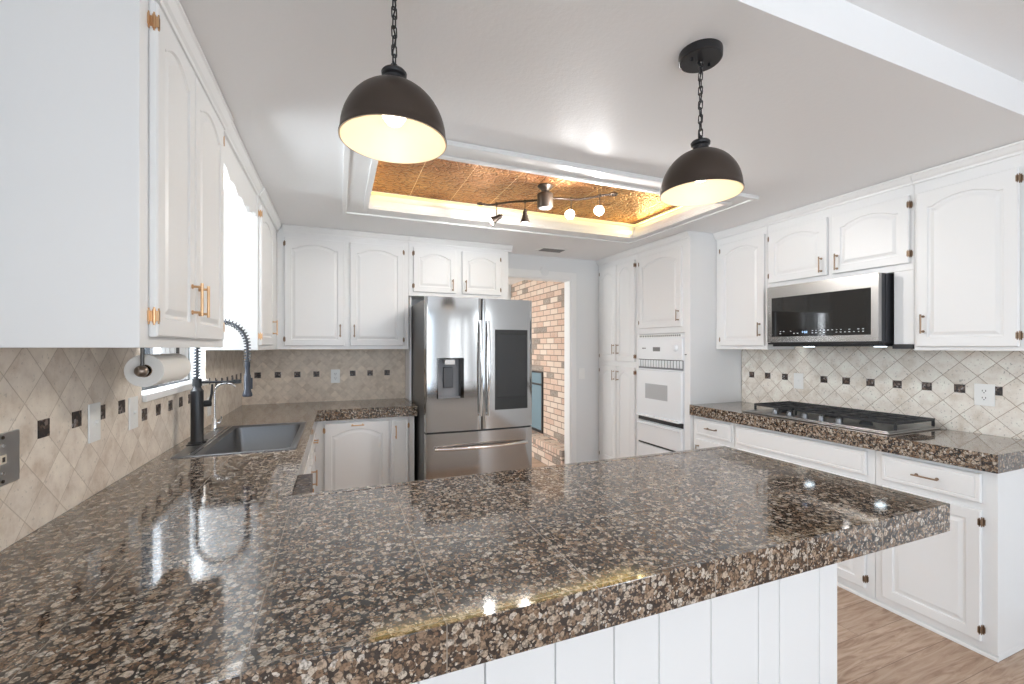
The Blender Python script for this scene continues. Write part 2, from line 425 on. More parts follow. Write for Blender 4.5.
XL, YB, XR, ZC, ZT = -.783, 4.38, 3.465, 2.43, .914
FZ = -.07
Y0 = -6.0
# ------------------------------------------------------------------ room shell
bm = B(); box(bm, XL-.2, XR+.3, Y0-.2, 7.0, FZ-.1, FZ); struct('floor', bm, M['floor'])
# ceiling of the kitchen with the tray opening, and the higher one of the living room
tx0, tx1, ty0, ty1 = .20, 2.50, 2.27, 3.27
bm = B()
CT = 2.60
box(bm, XL-.15, tx0-.05, .937, 7.0, ZC, CT); box(bm, tx1+.05, XR+.15, .937, 7.0, ZC, CT)
box(bm, tx0-.05, tx1+.05, .937, ty0-.05, ZC, CT); box(bm, tx0-.05, tx1+.05, ty1+.05, 7.0, ZC, CT)
box(bm, tx0-.05, tx1+.05, ty0-.05, ty1+.05, 2.575, CT)
box(bm, XL-.15, XR+.15, Y0-.2, .937, 2.575, CT+.1)
struct('ceiling', bm, M['ceil'])
# tray casing + lip
bm = B()
ox0, ox1, oy0, oy1 = .026, 2.62, 2.09, 3.47
def frame_ring(bm, o, i, z0, z1):
    (a0, a1, b0, b1), (c0, c1, d0, d1) = o, i
    box(bm, a0, c0, b0, b1, z0, z1); box(bm, c1, a1, b0, b1, z0, z1); box(bm, c0, c1, b0, d0, z0, z1); box(bm, c0, c1, d1, b1, z0, z1)
frame_ring(bm, (ox0, ox1, oy0, oy1), (tx0, tx1, ty0, ty1), ZC-.012, ZC+.0)
frame_ring(bm, (ox0, ox1, oy0, oy1), (ox0+.03, ox1-.03, oy0+.03, oy1-.03), ZC-.026, ZC-.012)
frame_ring(bm, (tx0-.05, tx1+.05, ty0-.05, ty1+.05), (tx0, tx1, ty0, ty1), ZC-.001, ZC+.045)
frame_ring(bm, (tx0-.035, tx1+.035, ty0-.035, ty1+.035), (tx0, tx1, ty0, ty1), ZC-.024, ZC-.012)
struct('trim_1', bm, M['trim'], bevel=.004)
bm = B(); box(bm, tx0-.049, tx1+.049, ty0-.049, ty1+.049, 2.553, 2.574)
tin = tag(obj('tin_ceiling', bm, M['tin']), 'embossed copper coloured tin ceiling set in the lit tray recess', 'ceiling tile')
bm = B(); rz = 2.528
q = [(tx0-.02, ty0-.02, rz), (tx1+.02, ty0-.02, rz), (tx1+.02, ty1+.02, rz), (tx0-.02, ty1+.02, rz)]
for i in range(4): cyl(bm, q[i], q[(i+1) % 4], .007, n=8)
tag(obj('rope_light', bm, M['rope'], smooth=True), 'yellow rope light glowing on the ledge of the ceiling tray', 'light')
YEL = (1, .72, .22)
area('cove_right', (tx1+.02, (ty0+ty1)/2, 2.50), (tx1-.8, (ty0+ty1)/2, 2.60), .9, .03, 3.0, (1, .80, .36))
area('cove_back', (1.35, ty1+.02, 2.50), (1.35, ty1-.6, 2.62), 2.2, .03, .3, YEL)
area('cove_left', (tx0-.02, (ty0+ty1)/2, 2.50), (tx0+.6, (ty0+ty1)/2, 2.62), .9, .03, .6, YEL)

# walls
wy0, wy1, wz0, wz1 = 2.29, 3.24, 1.20, 2.20      # sink window opening
bm = B()
box(bm, XL-.15, XL, Y0, -3.0, FZ, 2.7); box(bm, XL-.15, XL, -1.2, wy0, FZ, 2.7); box(bm, XL-.15, XL, -3.0, -1.2, FZ, .4); box(bm, XL-.15, XL, -3.0, -1.2, 2.3, 2.7); box(bm, XL-.15, XL, wy1, YB+.12, FZ, 2.7)
box(bm, XL-.15, XL, wy0, wy1, FZ, wz0); box(bm, XL-.15, XL, wy0, wy1, wz1, 2.7)
struct('wall_left', bm, M['wall'])
bm = B()
box(bm, XR, XR+.15, Y0, -4.45, FZ, 2.7); box(bm, XR, XR+.15, -3.15, 7.0, FZ, 2.7)
box(bm, XR, XR+.15, -4.45, -3.15, FZ, .4); box(bm, XR, XR+.15, -4.45, -3.15, 2.3, 2.7)
struct('wall_right', bm, M['wall'])
dx0, dx1, dz = 1.585, 2.475, 2.185
bm = B(); box(bm, XL, dx0, YB, YB+.12, FZ, ZC); box(bm, dx1, XR, YB, YB+.12, FZ, ZC); box(bm, dx0, dx1, YB, YB+.12, dz, ZC)
struct('wall_back', bm, M['wall'])
bm = B()
for a, b in ((XL, -.55), (1.35, 2.4), (2.50, 2.73), (2.83, 3.17), (3.27, XR)): box(bm, a, b, Y0-.1, Y0, FZ, 2.7)
for a, b in ((-.55, 1.35), (2.4, 2.50), (2.73, 2.83), (3.17, 3.27)): box(bm, a, b, Y0-.1, Y0, 2.35, 2.7); box(bm, a, b, Y0-.1, Y0, FZ, .15)
struct('wall_front', bm, M['wall'])
# hall beyond the doorway
bm = B(); box(bm, -.3, 3.6, 6.62, 6.74, FZ, ZC); struct('wall_hall_end', bm, M['wall'])
bm = B(); box(bm, -.3, -.18, YB+.12, 4.9, FZ, ZC); box(bm, -.3, -.18, 6.5, 6.62, FZ, ZC)
box(bm, -.3, -.18, 4.9, 6.5, FZ, .5); box(bm, -.3, -.18, 4.9, 6.5, 2.2, ZC); struct('wall_hall_left', bm, M['wall'])
# door casing
bm = B(); cw = .068
for yy0, yy1 in ((YB-.016, YB), (YB+.12, YB+.136)):
    box(bm, dx1, dx1+cw, yy0, yy1, FZ, dz+cw+.012); box(bm, dx0-cw, dx0, yy0, yy1, FZ, dz+cw+.012); box(bm, dx0, dx1, yy0, yy1, dz, dz+cw+.012)
box(bm, dx1-.014, dx1, YB-.004, YB+.124, FZ, dz); box(bm, dx0, dx0+.014, YB-.004, YB+.124, FZ, dz); box(bm, dx0+.014, dx1-.014, YB-.004, YB+.124, dz-.014, dz)
struct('door_1', bm, M['trim'], bevel=.003)
bm = B(); box(bm, 2.55, 2.83, YB-.014, YB, FZ, .09); struct('baseboard_back', bm, M['trim'], bevel=.003)
# window
win = bpy.data.objects.new('window_1', None); C.objects.link(win); win.location = (XL-.08, (wy0+wy1)/2, wz0); win['kind'] = 'structure'; WO[win] = Vector(win.location)
bm = B(); X0, X1 = XL-.11, XL-.07; F = .035
box(bm, X0, X1, wy0, wy1, wz0, wz0+F); box(bm, X0, X1, wy0, wy1, wz1-F, wz1); box(bm, X0, X1, wy0, wy0+F, wz0+F, wz1-F); box(bm, X0, X1, wy1-F, wy1, wz0+F, wz1-F)
ym = wy0+.36; box(bm, X0, X1, ym-.02, ym+.02, wz0+F, wz1-F)
obj('window_frame', bm, mat('dark_window_frame', (.05, .055, .06), .4, .3), win)
bm = B(); box(bm, XL-.092, XL-.088, wy0+F, ym-.02, wz0+F, wz1-F); box(bm, XL-.092, XL-.088, ym+.02, wy1-F, wz0+F, wz1-F); obj('pane', bm, M['pane'], win)
bm = B(); box(bm, XL-.068, XL-.001, wy0+.001, wy1-.001, wz0, wz0+.012); box(bm, XL+.013, XL+.030, wy0-.0, wy1+.0, wz0-.018, wz0+.014); box(bm, XL-.001, XL+.014, wy0+.001, wy1-.001, wz0, wz0+.014)
obj('window_sill', bm, M['trim'], win, bevel=.003)
# white roller blind pulled part-way down, right of the mullion
bm = B()
for i in range(16):
    y_ = wy0+.42+i*.024; z0_ = wz0+.03
    cyl(bm, (XL-.045+.008*math.sin(i*1.9), y_, z0_), (XL-.045+.008*math.sin(i*1.9), y_, wz1-.03), .013, n=8)
cyl(bm, (XL-.045, wy0+.03, wz1-.03), (XL-.045, wy1-.03, wz1-.03), .008, n=8)
tag(obj('curtain', bm, mat('white_curtain', (.9, .9, .9), .8), smooth=True), 'white curtain hanging in the window above the kitchen sink', 'curtain')
# outdoors beyond the sink window
bm = B(); box(bm, -7, XL-.16, 0, 7, -.3, -.05); struct('ground_outside', bm, M['grass'])
bm = B()
for i in range(900):
    a = random.random()*2*PI; h = random.random(); rr = .75*math.sin(PI*(.15+.8*h))**.5*random.random()**.4
    p = Vector((-3.2+rr*math.cos(a), 3.9+1.5*rr*math.sin(a), .0+h*1.75)); s = .07
    u_ = Vector((random.uniform(-1, 1), random.uniform(-1, 1), random.uniform(-1, 1))).normalized(); v_ = u_.orthogonal().normalized()
    vs = [bm.verts.new(p+u_*s), bm.verts.new(p+v_*s*.5), bm.verts.new(p-u_*s), bm.verts.new(p-v_*s*.5)]; bm.faces.new(vs)
cyl(bm, (-3.2, 3.9, -.1), (-3.2, 3.9, .9), .05, .02)
tag(obj('garden_shrub', bm, M['leaf']), 'leafy green shrub outside the window over the sink', 'shrub')

# ------------------------------------------------------------------ backsplashes
def splash(name, label, fr, a0, a1, rects, s0, m, skips=(), spots=None):
    bm = B()
    for r in rects: fbox(bm, fr, r[0], r[1], .0005, .012, r[2], r[3])
    if spots is None:
        D = .1565; k = math.ceil((a0+.03-s0)/D); spots = []
        while s0+k*D < a1-.03:
            if not any(abs(s0+k*D-q_) < .02 for q_ in skips): spots.append((s0+k*D, 1.168))
            k += 1
    for c, z_ in spots: fbox(bm, fr, c-.025, c+.025, .012, .0145, z_-.025, z_+.025, 1)
    return tag(obj(name, bm, [M[m], M['accent']]), label, 'backsplash')
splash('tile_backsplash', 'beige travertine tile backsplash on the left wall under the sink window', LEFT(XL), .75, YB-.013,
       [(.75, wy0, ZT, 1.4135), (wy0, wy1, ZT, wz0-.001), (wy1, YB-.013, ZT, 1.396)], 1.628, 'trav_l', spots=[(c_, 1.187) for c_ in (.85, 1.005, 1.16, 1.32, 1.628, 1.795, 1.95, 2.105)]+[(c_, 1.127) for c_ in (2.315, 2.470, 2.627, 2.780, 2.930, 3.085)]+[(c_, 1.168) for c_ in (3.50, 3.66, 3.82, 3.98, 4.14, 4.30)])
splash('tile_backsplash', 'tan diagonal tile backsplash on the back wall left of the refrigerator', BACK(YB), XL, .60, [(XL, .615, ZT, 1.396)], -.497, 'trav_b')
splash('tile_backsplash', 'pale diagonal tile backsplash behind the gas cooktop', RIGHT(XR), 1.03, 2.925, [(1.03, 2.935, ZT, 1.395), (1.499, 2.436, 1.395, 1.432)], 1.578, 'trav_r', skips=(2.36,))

# ------------------------------------------------------------------ counters
def cap(bm, x0, x1, y0, y1, z0=.828, z1=ZT+.0015):
    box(bm, x0, x1, y0, y1, z0, z1)
sx0, sx1, sy0, sy1 = -.700, -.192, 2.375, 3.20
bm = B(); zb = .876
xe = -.148
def slabs(bm, L):
    for r in L: box(bm, *r, zb, ZT)
slabs(bm, [(XL+.012, 1.78, .80, 1.615), (XL+.012, xe-.03, 1.615, sy0+.02), (XL+.012, sx0+.02, sy0+.02, sy1-.02), (sx1-.02, xe-.03, sy0+.02, sy1-.02),
           (XL+.012, xe-.03, sy1-.02, YB-.012), (xe-.03, .600, 3.79, YB-.012)])
cap(bm, XL, 1.815, .77, .80); cap(bm, 1.78, 1.815, .80, 1.645); cap(bm, -.118, 1.78, 1.615, 1.645)
cap(bm, xe-.03, xe, 1.645, 3.76); cap(bm, xe-.03, .632, 3.76, 3.79); cap(bm, .600, .632, 3.79, YB-.012)
box(bm, xe-.03, -.118, 1.615, 1.645, .828, ZT)
box(bm, xe, xe+.052, 1.646, 1.797, .80, .899, 1); box(bm, xe, xe+.052, 1.801, 1.955, .80, .899, 1)
ctop = tag(obj('granite_countertop', bm, [M['granite'], M['accent']], bevel=.0012), 'polished brown granite tile worktop wrapping the sink wall and peninsula', 'countertop')
bm = B()
slabs(bm, [(2.87, XR-.0125, 1.065, 2.939)])
cap(bm, 2.838, 2.868, 1.035, 2.939); cap(bm, 2.868, XR-.0125, 1.035, 1.065)
tag(obj('granite_countertop', bm, M['granite'], bevel=.0012), 'brown granite tile worktop under the gas cooktop on the right wall', 'countertop')

# peninsula base with bead-board face
pen = thing('peninsula_base', 'white plank-faced base standing under the granite peninsula', 'cabinet', (.4, 1.3, FZ))
bm = B(); box(bm, XL+.002, 1.636, 1.012, 1.60, FZ, .876-.002); obj('body', bm, M['white'], pen)
bm = B(); seams = [-.78, -.6, -.4, -.2, .0, .17, .33, .52, .70, .853, 1.049, 1.248, 1.344, 1.541, 1.636]
for a, b in zip(seams, seams[1:]): box(bm, a+.0015, b-.0015 if b < 1.63 else b, .998, 1.0118, FZ+.002, .870)
obj('plank_panel', bm, M['white'], pen, bevel=.003)

# ------------------------------------------------------------------ upper cabinets
UB, UT = 1.396, 2.43
fL = LEFT(-.470)
cabinet('upper_cabinet', 'white double-door wall cabinet with a wide side panel, left of the sink window', fL, 1.383, 2.248, 1.414, UT, .302,
        [(1.441, 1.770, 1.444, 2.345, -1), (1.779, 2.172, 1.444, 2.345, 1)], crown=(1.383, 2.248))
cabinet('upper_cabinet', 'narrow white corner wall cabinet right of the sink window', fL, 3.142, 4.064, UB, UT, .302,
        [(3.165, 3.70, 1.43, 2.32, -1)], crown=(3.142, 4.064))
HW = 'antique'
fB = BACK(4.065)
cabinet('upper_cabinet', 'white wall cabinet with two tall arched doors on the back wall', fB, -.4695, .602, UB, UT, .312,
        [(-.413, .052, 1.426, 2.332, -1), (.098, .556, 1.426, 2.332, 1)], crown=(-.425, .602))
cabinet('upper_cabinet', 'short white two-door cabinet above the stainless refrigerator', fB, .604, 1.585, 1.888, UT, .312,
        [(.645, 1.045, 1.925, 2.335, -1), (1.105, 1.500, 1.925, 2.335, 1)], crown=(.604, 1.62))
bm = B(); box(bm, .616, .634, 4.10, YB-.001, ZT+.003, 1.886); 
tag(obj('side_panel', bm, M['white'], bevel=.002), 'slim white filler panel between tan tile and refrigerator', 'panel')
fR = RIGHT(3.145)
cabinet('upper_cabinet', 'white single-door wall cabinet between the oven tower and the microwave', fR, 2.438, 2.938, UB, UT, .318,
        [(2.455, 2.885, 1.426, 2.312, 1)], crown=(2.438, 2.938))
cabinet('upper_cabinet', 'short white two-door cabinet above the microwave', fR, 1.498, 2.436, 1.872, UT, .318,
        [(1.979, 2.418, 1.913, 2.312, 1), (1.514, 1.944, 1.913, 2.312, -1)], crown=(1.498, 2.436))
bm = B(); fbox(bm, fR, 1.498, 1.5965, -.018, 0, 1.433, 1.8715)
tag(obj('filler_panel', bm, M['white'], bevel=.0015), 'narrow white filler panel just right of the microwave', 'panel')
cabinet('upper_cabinet', 'tall white single-door wall cabinet right of the microwave', fR, 1.00, 1.496, UB, UT, .318,
        [(1.068, 1.479, 1.418, 2.308, -1)], crown=(1.0, 1.496))

# valance over the window + tube light
bm = B(); pts = [(2.249, 2.378), (3.141, 2.378)]
n_ = 40; W_ = 3.141-2.249
for i in range(n_+1):
    t = i/n_; y_ = 3.141-W_*t; s = abs(t-.5)*2
    z_ = 2.19+.05*s**2+.022*abs(math.sin(t*PI*5))
    pts.append((y_, z_))
prism(bm, pts, lambda p, q, s: Vector((s, p, q)), -.496, -.478)
tag(obj('window_valance', bm, M['white']), 'white scalloped wooden valance bridging the cabinets over the sink window', 'valance')
bm = B(); prism(bm, CROWN, lambda p, q, s: Vector((-.478+p, s, 2.3715+q)), 2.249, 3.141); struct('trim_2', bm, M['trim'])
bm = B(); box(bm, -.4955, -.478, 2.249, 3.141, 2.378, 2.4295); struct('trim_3', bm, M['white'])
fl = thing('tube_light', 'bright white tube light behind the scalloped valance over the sink', 'light', (-.56, 2.7, 2.43))
bm = B(); box(bm, -.62, -.52, 2.32, 3.08, 2.39, 2.43); obj('housing', bm, M['plate'], fl, bevel=.004)
bm = B(); cyl(bm, (-.57, 2.35, 2.345), (-.57, 3.05, 2.345), .042, n=24); obj('diffuser', bm, M['tube'], fl, smooth='auto')

# ------------------------------------------------------------------ base cabinets
BT = .826
HW = 'brass'
fb = BACK(3.80)
cabinet('base_cabinet', 'white base cabinet with an arched front beside the refrigerator', fb, -.17, .612, FZ, .874, .56,
        [(-.102, .400, .13, .800, -1, dict(pull='middletop', arch=.05)), (.420, .560, .13, .800, 1, dict(arch=0, pull='top'))], toe=.1)
fl_ = LEFT(-.185)
cabinet('base_cabinet', 'white base cabinet under the sink with drawer front and door', fl_, 1.66, 3.24, FZ, .70, .585,
        [(2.38, 2.78, .13, .62, -1, dict(pull='top')), (2.80, 3.20, .13, .62, 1, dict(pull='top'))], (), toe=.1)
cabinet('base_cabinet', 'white corner base cabinet with a drawer and door between sink and back wall', fl_, 3.245, 3.775, FZ, .874, .585,
        [(3.30, 3.72, .13, .60, 1, dict(pull='top', arch=0))], [(3.30, 3.72, .64, .80, 1)], toe=.1)
# apron in front of the sink
bm = B(); box(bm, -.200, -.185, 1.66, 3.243, .702, .874); tag(obj('sink_apron_panel', bm, M['white'], bevel=.002), 'white false front panel in front of the steel sink', 'panel')
HW = 'antique'
fr_ = RIGHT(2.885)
cabinet('base_cabinet', 'white base cabinet with one drawer and door next to the oven tower', fr_, 2.522, 2.938, FZ, .874, .57,
        [(2.56, 2.90, .0, .628, -1, dict(pull='top'))], [(2.54, 2.90, .665, .806, 1)], toe=.030)
cabinet('base_cabinet', 'wide white base cabinet with plain false front under the cooktop', fr_, 1.556, 2.518, FZ, .874, .57,
        [(1.600, 2.03, .0, .628, -1, dict(pull='top')), (2.05, 2.48, .0, .628, 1, dict(pull='top'))], [(1.595, 2.490, .665, .806, 0)], toe=.030)
cabinet('base_cabinet', 'white end base cabinet with one drawer over a hinged door', fr_, 1.052, 1.553, FZ, .874, .57,
        [(1.105, 1.515, .0, .628, -1, dict(pull='top', arch=0))], [(1.105, 1.515, .665, .806, 1)], toe=.030)
bm = B(); prism(bm, [(0, 0), (.0115, 0), (.0105, .012), (.006, .018), (0, .018)], lambda p, q, s: Vector((2.8965-p, s, FZ+q)), 1.052, 2.938)
tag(obj('shoe_moulding', bm, M['trim']), 'thin white shoe strip along the foot of the right base cabinets', 'moulding')

# ------------------------------------------------------------------ tall cabinets
ft = RIGHT(2.85)
cabinet('pantry_cabinet', 'tall white pantry cabinet with four doors in the far corner', ft, 3.655, 4.378, FZ, UT, .61,
        [(3.690, 4.000, 1.262, 2.315, -1, dict()), (4.012, 4.335, 1.262, 2.315, 1, dict()),
         (3.690, 4.000, .13, 1.205, -1, dict(pull='top')), (4.012, 4.335, .13, 1.205, 1, dict(pull='top'))], toe=.1, crown=(3.655, 4.378))
ov = thing('oven_tower', 'tall white cabinet tower holding the wall oven, next to the pantry', 'cabinet', (3.15, 3.3, FZ))
bm = B()
fbox(bm, ft, 2.942, 3.010, -.61, 0, FZ, UT); fbox(bm, ft, 3.636, 3.652, -.61, 0, FZ, UT)
fbox(bm, ft, 3.010, 3.636, -.61, 0, 1.545, UT); fbox(bm, ft, 3.010, 3.636, -.61, 0, FZ, .30); fbox(bm, ft, 3.010, 3.636, -.61, -.56, .30, 1.545)
obj('body', bm, M['white'], ov, bevel=.002)
dr = obj('door', panel_bm(ft, 3.035, 3.620, 1.600, 2.315, .045), M['white'], ov)
hinge(ft, 3.620, 1.66, 1, dr); hinge(ft, 3.620, 2.25, 1, dr); pull(ft, 3.065, 1.70, dr)
bm = B(); prism(bm, CROWN, lambda p, q, s: ft(s, p, UT-.0585+q), 2.942, 3.652); obj('crown_moulding', bm, M['trim'], ov)
dr = obj('drawer', panel_bm(ft, 3.035, 3.620, .10, .28, 0), M['white'], ov); pull(ft, 3.33, .19, dr, vertical=False)
bm = B(); fbox(bm, ft, 2.985, 2.997, 0, .012, 1.345, 1.352); obj('latch', bm, M['slot'], ov)
# wall oven
wo = thing('wall_oven', 'white built-in wall oven with dial, louvres and grey window', 'oven', (3.1, 3.323, .305))
A0, A1 = 3.012, 3.634
bm = B(); fbox(bm, ft, A0, A1, -.5, .004, .305, 1.540); obj('body', bm, M['appl'], wo)
bm = B(); fbox(bm, ft, A0+.002, A1-.002, .004, .022, 1.297, 1.500); obj('control_panel', bm, M['appl'], wo, bevel=.004)
bm = B(); fbox(bm, ft, A0+.03, A1-.01, .0045, .008, 1.508, 1.534)
o = obj('top_vent', bm, M['plate'], wo)
bm = B()
for i in range(22): fbox(bm, ft, A0+.040+i*.0262, A0+.051+i*.0262, .0082, .0095, 1.513, 1.529)
obj('vent_slots', bm, M['slot'], o)
bm = B(); fbox(bm, ft, A0+.004, A1-.004, .004, .010, 1.205, 1.295); o = obj('louvre', bm, M['greyp'], wo, bevel=.001)
bm = B()
for i in range(16): fbox(bm, ft, A0+.010+i*.0385, A0+.036+i*.0385, .0102, .020, 1.222, 1.290)
obj('louvre_slats', bm, M['appl'], o, bevel=.003)
bm = B(); cyl(bm, ft(3.095, .022, 1.405), ft(3.095, .040, 1.405), .030, .026, n=28); cyl(bm, ft(3.095, .040, 1.405), ft(3.095, .046, 1.405), .024, .020, n=28)
obj('dial', bm, M['appl'], wo, smooth='auto')
bm = B(); fbox(bm, ft, 3.30, 3.40, .0222, .0232, 1.375, 1.415)
for i, a in enumerate((3.505, 3.520, 3.535, 3.548)): fbox(bm, ft, a, a+.010, .0222, .0235, 1.397, 1.409)
o = obj('panel_print', bm, M['printshade'], wo)
bm = B(); fbox(bm, ft, A0+.004, A1-.004, .006, .036, .735, 1.192); od = obj('oven_door', bm, M['appl'], wo, bevel=.008)
bm = B(); fbox(bm, ft, 3.185, 3.495, .0362, .0375, .915, 1.060); obj('window', bm, M['ovenglass'], od)
bm = B(); fbox(bm, ft, A0+.01, A1-.01, .030, .062, .735, .752); obj('door_grip', bm, M['appl'], od, bevel=.004)
bm = B(); fbox(bm, ft, A0+.004, A1-.004, .0045, .012, .690, .733); obj('gap_strip', bm, M['black'], wo)
bm = B(); fbox(bm, ft, A0+.004, A1-.004, .006, .036, .478, .684); od = obj('broiler_door', bm, M['appl'], wo, bevel=.008)
bm = B(); fbox(bm, ft, A0+.02, A1-.02, .036, .052, .655, .672); obj('door_grip', bm, M['appl'], od, bevel=.004)
bm = B(); fbox(bm, ft, A0+.004, A1-.004, .0045, .012, .458, .476); obj('gap_strip', bm, M['black'], wo)
bm = B(); fbox(bm, ft, A0+.004, A1-.004, .006, .022, .320, .455); obj('lower_panel', bm, M['appl'], wo, bevel=.005)

# ------------------------------------------------------------------ refrigerator
FX0, FX1, FY = .637, 1.554, 3.40
fg = thing('refrigerator', 'stainless french-door refrigerator with water dispenser and black touch screen', 'refrigerator', (1.095, 3.8, FZ))
bm = B(); box(bm, FX0+.004, FX1-.004, FY+.085, 4.30, -.03, 1.800); box(bm, FX0+.02, FX1-.02, FY+.12, 4.20, FZ, -.03); obj('case', bm, M['steelside'], fg, bevel=.006)
bm = B(); box(bm, FX0+.02, FX0+.10, FY+.03, FY+.14, 1.8005, 1.818); box(bm, FX1-.10, FX1-.02, FY+.03, FY+.14, 1.8005, 1.818); obj('hinge_cover', bm, M['steelside'], fg, bevel=.004)
XC = (FX0+FX1)/2
def yf(x): return FY+.016*((x-XC)/(FX1-FX0)*2)**2
def curved(x0, x1, z0, z1, hole=None, th=.080, rec=.06):
    """door slab with a gently bowed face; edges turned back, optional recess"""
    bm = B(); e = .010
    xs = [x0+e*.0, x0+e*.3, x0+e]+[x0+(x1-x0)*i/14 for i in range(1, 14)]+[x1-e, x1-e*.3, x1]
    if hole: xs += [hole[0], hole[1]]
    xs = sorted(set(xs)); zs = [z0, z1]
    if hole: zs += [hole[2], hole[3]]
    zs = sorted(zs)
    def yy(x):
        d = min(x-x0, x1-x); b = 0 if d >= e else (1-math.sqrt(max(0, 1-(1-d/e)**2)))*e
        return yf(x)+b
    G = [[bm.verts.new((x, yy(x), z)) for z in zs] for x in xs]
    Bk = [[bm.verts.new((x, FY+th, z)) for z in (z0, z1)] for x in (x0, x1)]
    for i in range(len(xs)-1):
        for j in range(len(zs)-1):
            if hole and hole[0] <= xs[i] < hole[1]-1e-6 and zs[j] >= hole[2]-1e-6 and zs[j+1] <= hole[3]+1e-6: continue
            bm.faces.new((G[i][j], G[i+1][j], G[i+1][j+1], G[i][j+1]))
    bm.faces.new([g_[0] for g_ in G]+[Bk[1][0], Bk[0][0]]); bm.faces.new([g_[-1] for g_ in G]+[Bk[1][1], Bk[0][1]])
    bm.faces.new(G[0]+[Bk[0][1], Bk[0][0]]); bm.faces.new(G[-1]+[Bk[1][1], Bk[1][0]]); bm.faces.new((Bk[0][0], Bk[0][1], Bk[1][1], Bk[1][0]))
    return bm
H_ = (.724, .943, 1.006, 1.329)
ld = obj('door', curved(FX0, 1.0925, .742, 1.815, H_), M['steel'], fg, smooth='auto', label='left door with water dispenser')
bm = B(); hx0, hx1, hz0, hz1 = H_
yr = FY+.068
def quad(bm, a, b, c, d, mi=0):
    f = bm.faces.new([bm.verts.new(p) for p in (a, b, c, d)]); f.material_index = mi
yo = yf(.83)+.0005
box(bm, hx0+.0005, hx1-.0005, yr-.003, yr, hz0, hz1); box(bm, hx0+.0005, hx0+.010, yo, yr-.003, hz0+.0005, hz1-.0005, 1); box(bm, hx1-.010-.018, hx1-.0005, yo, yr-.003, hz0+.0005, hz1-.0005, 1)
box(bm, hx0+.010, hx1-.028, yo, yr-.003, hz1-.012, hz1-.0005, 1); box(bm, hx0+.010, hx1-.028, yo, yr-.003, hz0+.0005, hz0+.010, 0)
dp = obj('dispenser', bm, [M['greyp'], M['glassblack']], ld)
bm = B(); box(bm, .790, .872, yo+.004, yr-.004, 1.275, 1.316); obj('spout', bm, mat('light_grey_plastic', (.6, .6, .6), .3), dp, bevel=.004)
bm = B(); box(bm, .785, .868, yr-.018, yr-.0035, 1.085, 1.255); obj('paddle', bm, mat('charcoal_plastic', (.05, .05, .055), .3), dp, bevel=.006)
rd = obj('door', curved(1.0985, FX1, .742, 1.815), M['steel'], fg, smooth='auto', label='right door with black touch screen')
bm = B(); n_ = 8; q0, q1 = 1.208, 1.507
for i in range(n_):
    a, b = q0+(q1-q0)*i/n_, q0+(q1-q0)*(i+1)/n_
    for z0_, z1_ in ((.894, 1.561),):
        A_ = [bm.verts.new(p) for p in ((a, yf(a)-.002, z0_), (b, yf(b)-.002, z0_), (b, yf(b)-.002, z1_), (a, yf(a)-.002, z1_))]
        bm.faces.new(A_)
bmesh.ops.remove_doubles(bm, verts=bm.verts, dist=1e-5)
r = bmesh.ops.extrude_face_region(bm, geom=bm.faces[:]); bmesh.ops.translate(bm, vec=(0, .003, 0), verts=[e for e in r['geom'] if isinstance(e, bmesh.types.BMVert)])
sc = obj('touch_screen', bm, M['glassblack'], rd)
bm = B(); box(bm, 1.222, 1.493, yf(1.22)-.0042, yf(1.22)-.0028, 1.00, 1.520); 
obj('display', bm, mat('dim_display', (.018, .018, .018), .06), sc)
dw = obj('freezer_drawer', curved(FX0, FX1, .0, .728), M['steel'], fg, smooth='auto')
bm = B(); box(bm, FX0+.01, FX1-.01, FY+.03, FY+.10, .727, .743); obj('gasket', bm, M['black'], fg)
for x_, par in ((1.078, ld), (1.143, rd)):
    bm = B(); pts = []; 
    for i in range(25):
        t = i/24; z_ = .855+(1.632-.855)*t; pts.append((x_, yf(x_)-.022-.030*math.sin(PI*t), z_))
    tube(bm, pts, .0125, n=12)
    for z_ in (.870, 1.617): cyl(bm, (x_, yf(x_)+.004, z_), (x_, yf(x_)-.026, z_), .010, n=12)
    obj('handle', bm, M['chrome'], par, smooth='auto')
bm = B(); pts = []
for i in range(25):
    t = i/24; x_ = .705+(1.495-.705)*t; pts.append((x_, yf(x_)-.024-.040*math.sin(PI*t), .610))
tube(bm, pts, .0135, n=12)
for x_ in (.722, 1.478): cyl(bm, (x_, yf(x_)+.004, .610), (x_, yf(x_)-.030, .610), .011, n=12)
obj('handle', bm, M['chrome'], dw, smooth='auto')

# ------------------------------------------------------------------ microwave
mw = thing('microwave', 'stainless over-the-range microwave with black glass door above the cooktop', 'microwave', (3.25, 1.986, 1.43))
fm = RIGHT(3.066)
bm = B(); fbox(bm, fm, 1.620, 2.354, -.375, -.002, 1.440, 1.868); 
for i in range(3): fbox(bm, fm, 1.615, 1.620, -.30+i*.10, -.235+i*.10, 1.45, 1.862)
obj('body', bm, mat('dark_grey_shell', (.05, .052, .058), .35, .3), mw, bevel=.004)
bm = B(); g0, g1, h0, h1 = 1.660, 2.318, 1.492, 1.782
fbox(bm, fm, 1.620, g0, 0, .030, 1.452, 1.866); fbox(bm, fm, g1, 2.354, 0, .030, 1.452, 1.866); fbox(bm, fm, g0, g1, 0, .030, h1, 1.866); fbox(bm, fm, g0, g1, 0, .030, 1.452, h0)
d_ = obj('door', bm, mat('light_stainless', (.46, .445, .43), .24, 1), mw)
bm = B(); fbox(bm, fm, g0, g1, .008, .027, h0, h1); gl_ = obj('glass', bm, M['glassblack'], d_)
bm = B(); rnd = random.Random(3)
for i in range(22):
    a = 1.70+i*.026
    if 2.03 < a < 2.10: continue
    for z_ in (1.512, 1.528):
        if rnd.random() < .85: fbox(bm, fm, a, a+.007+rnd.random()*.005, .0272, .0276, z_, z_+.004)
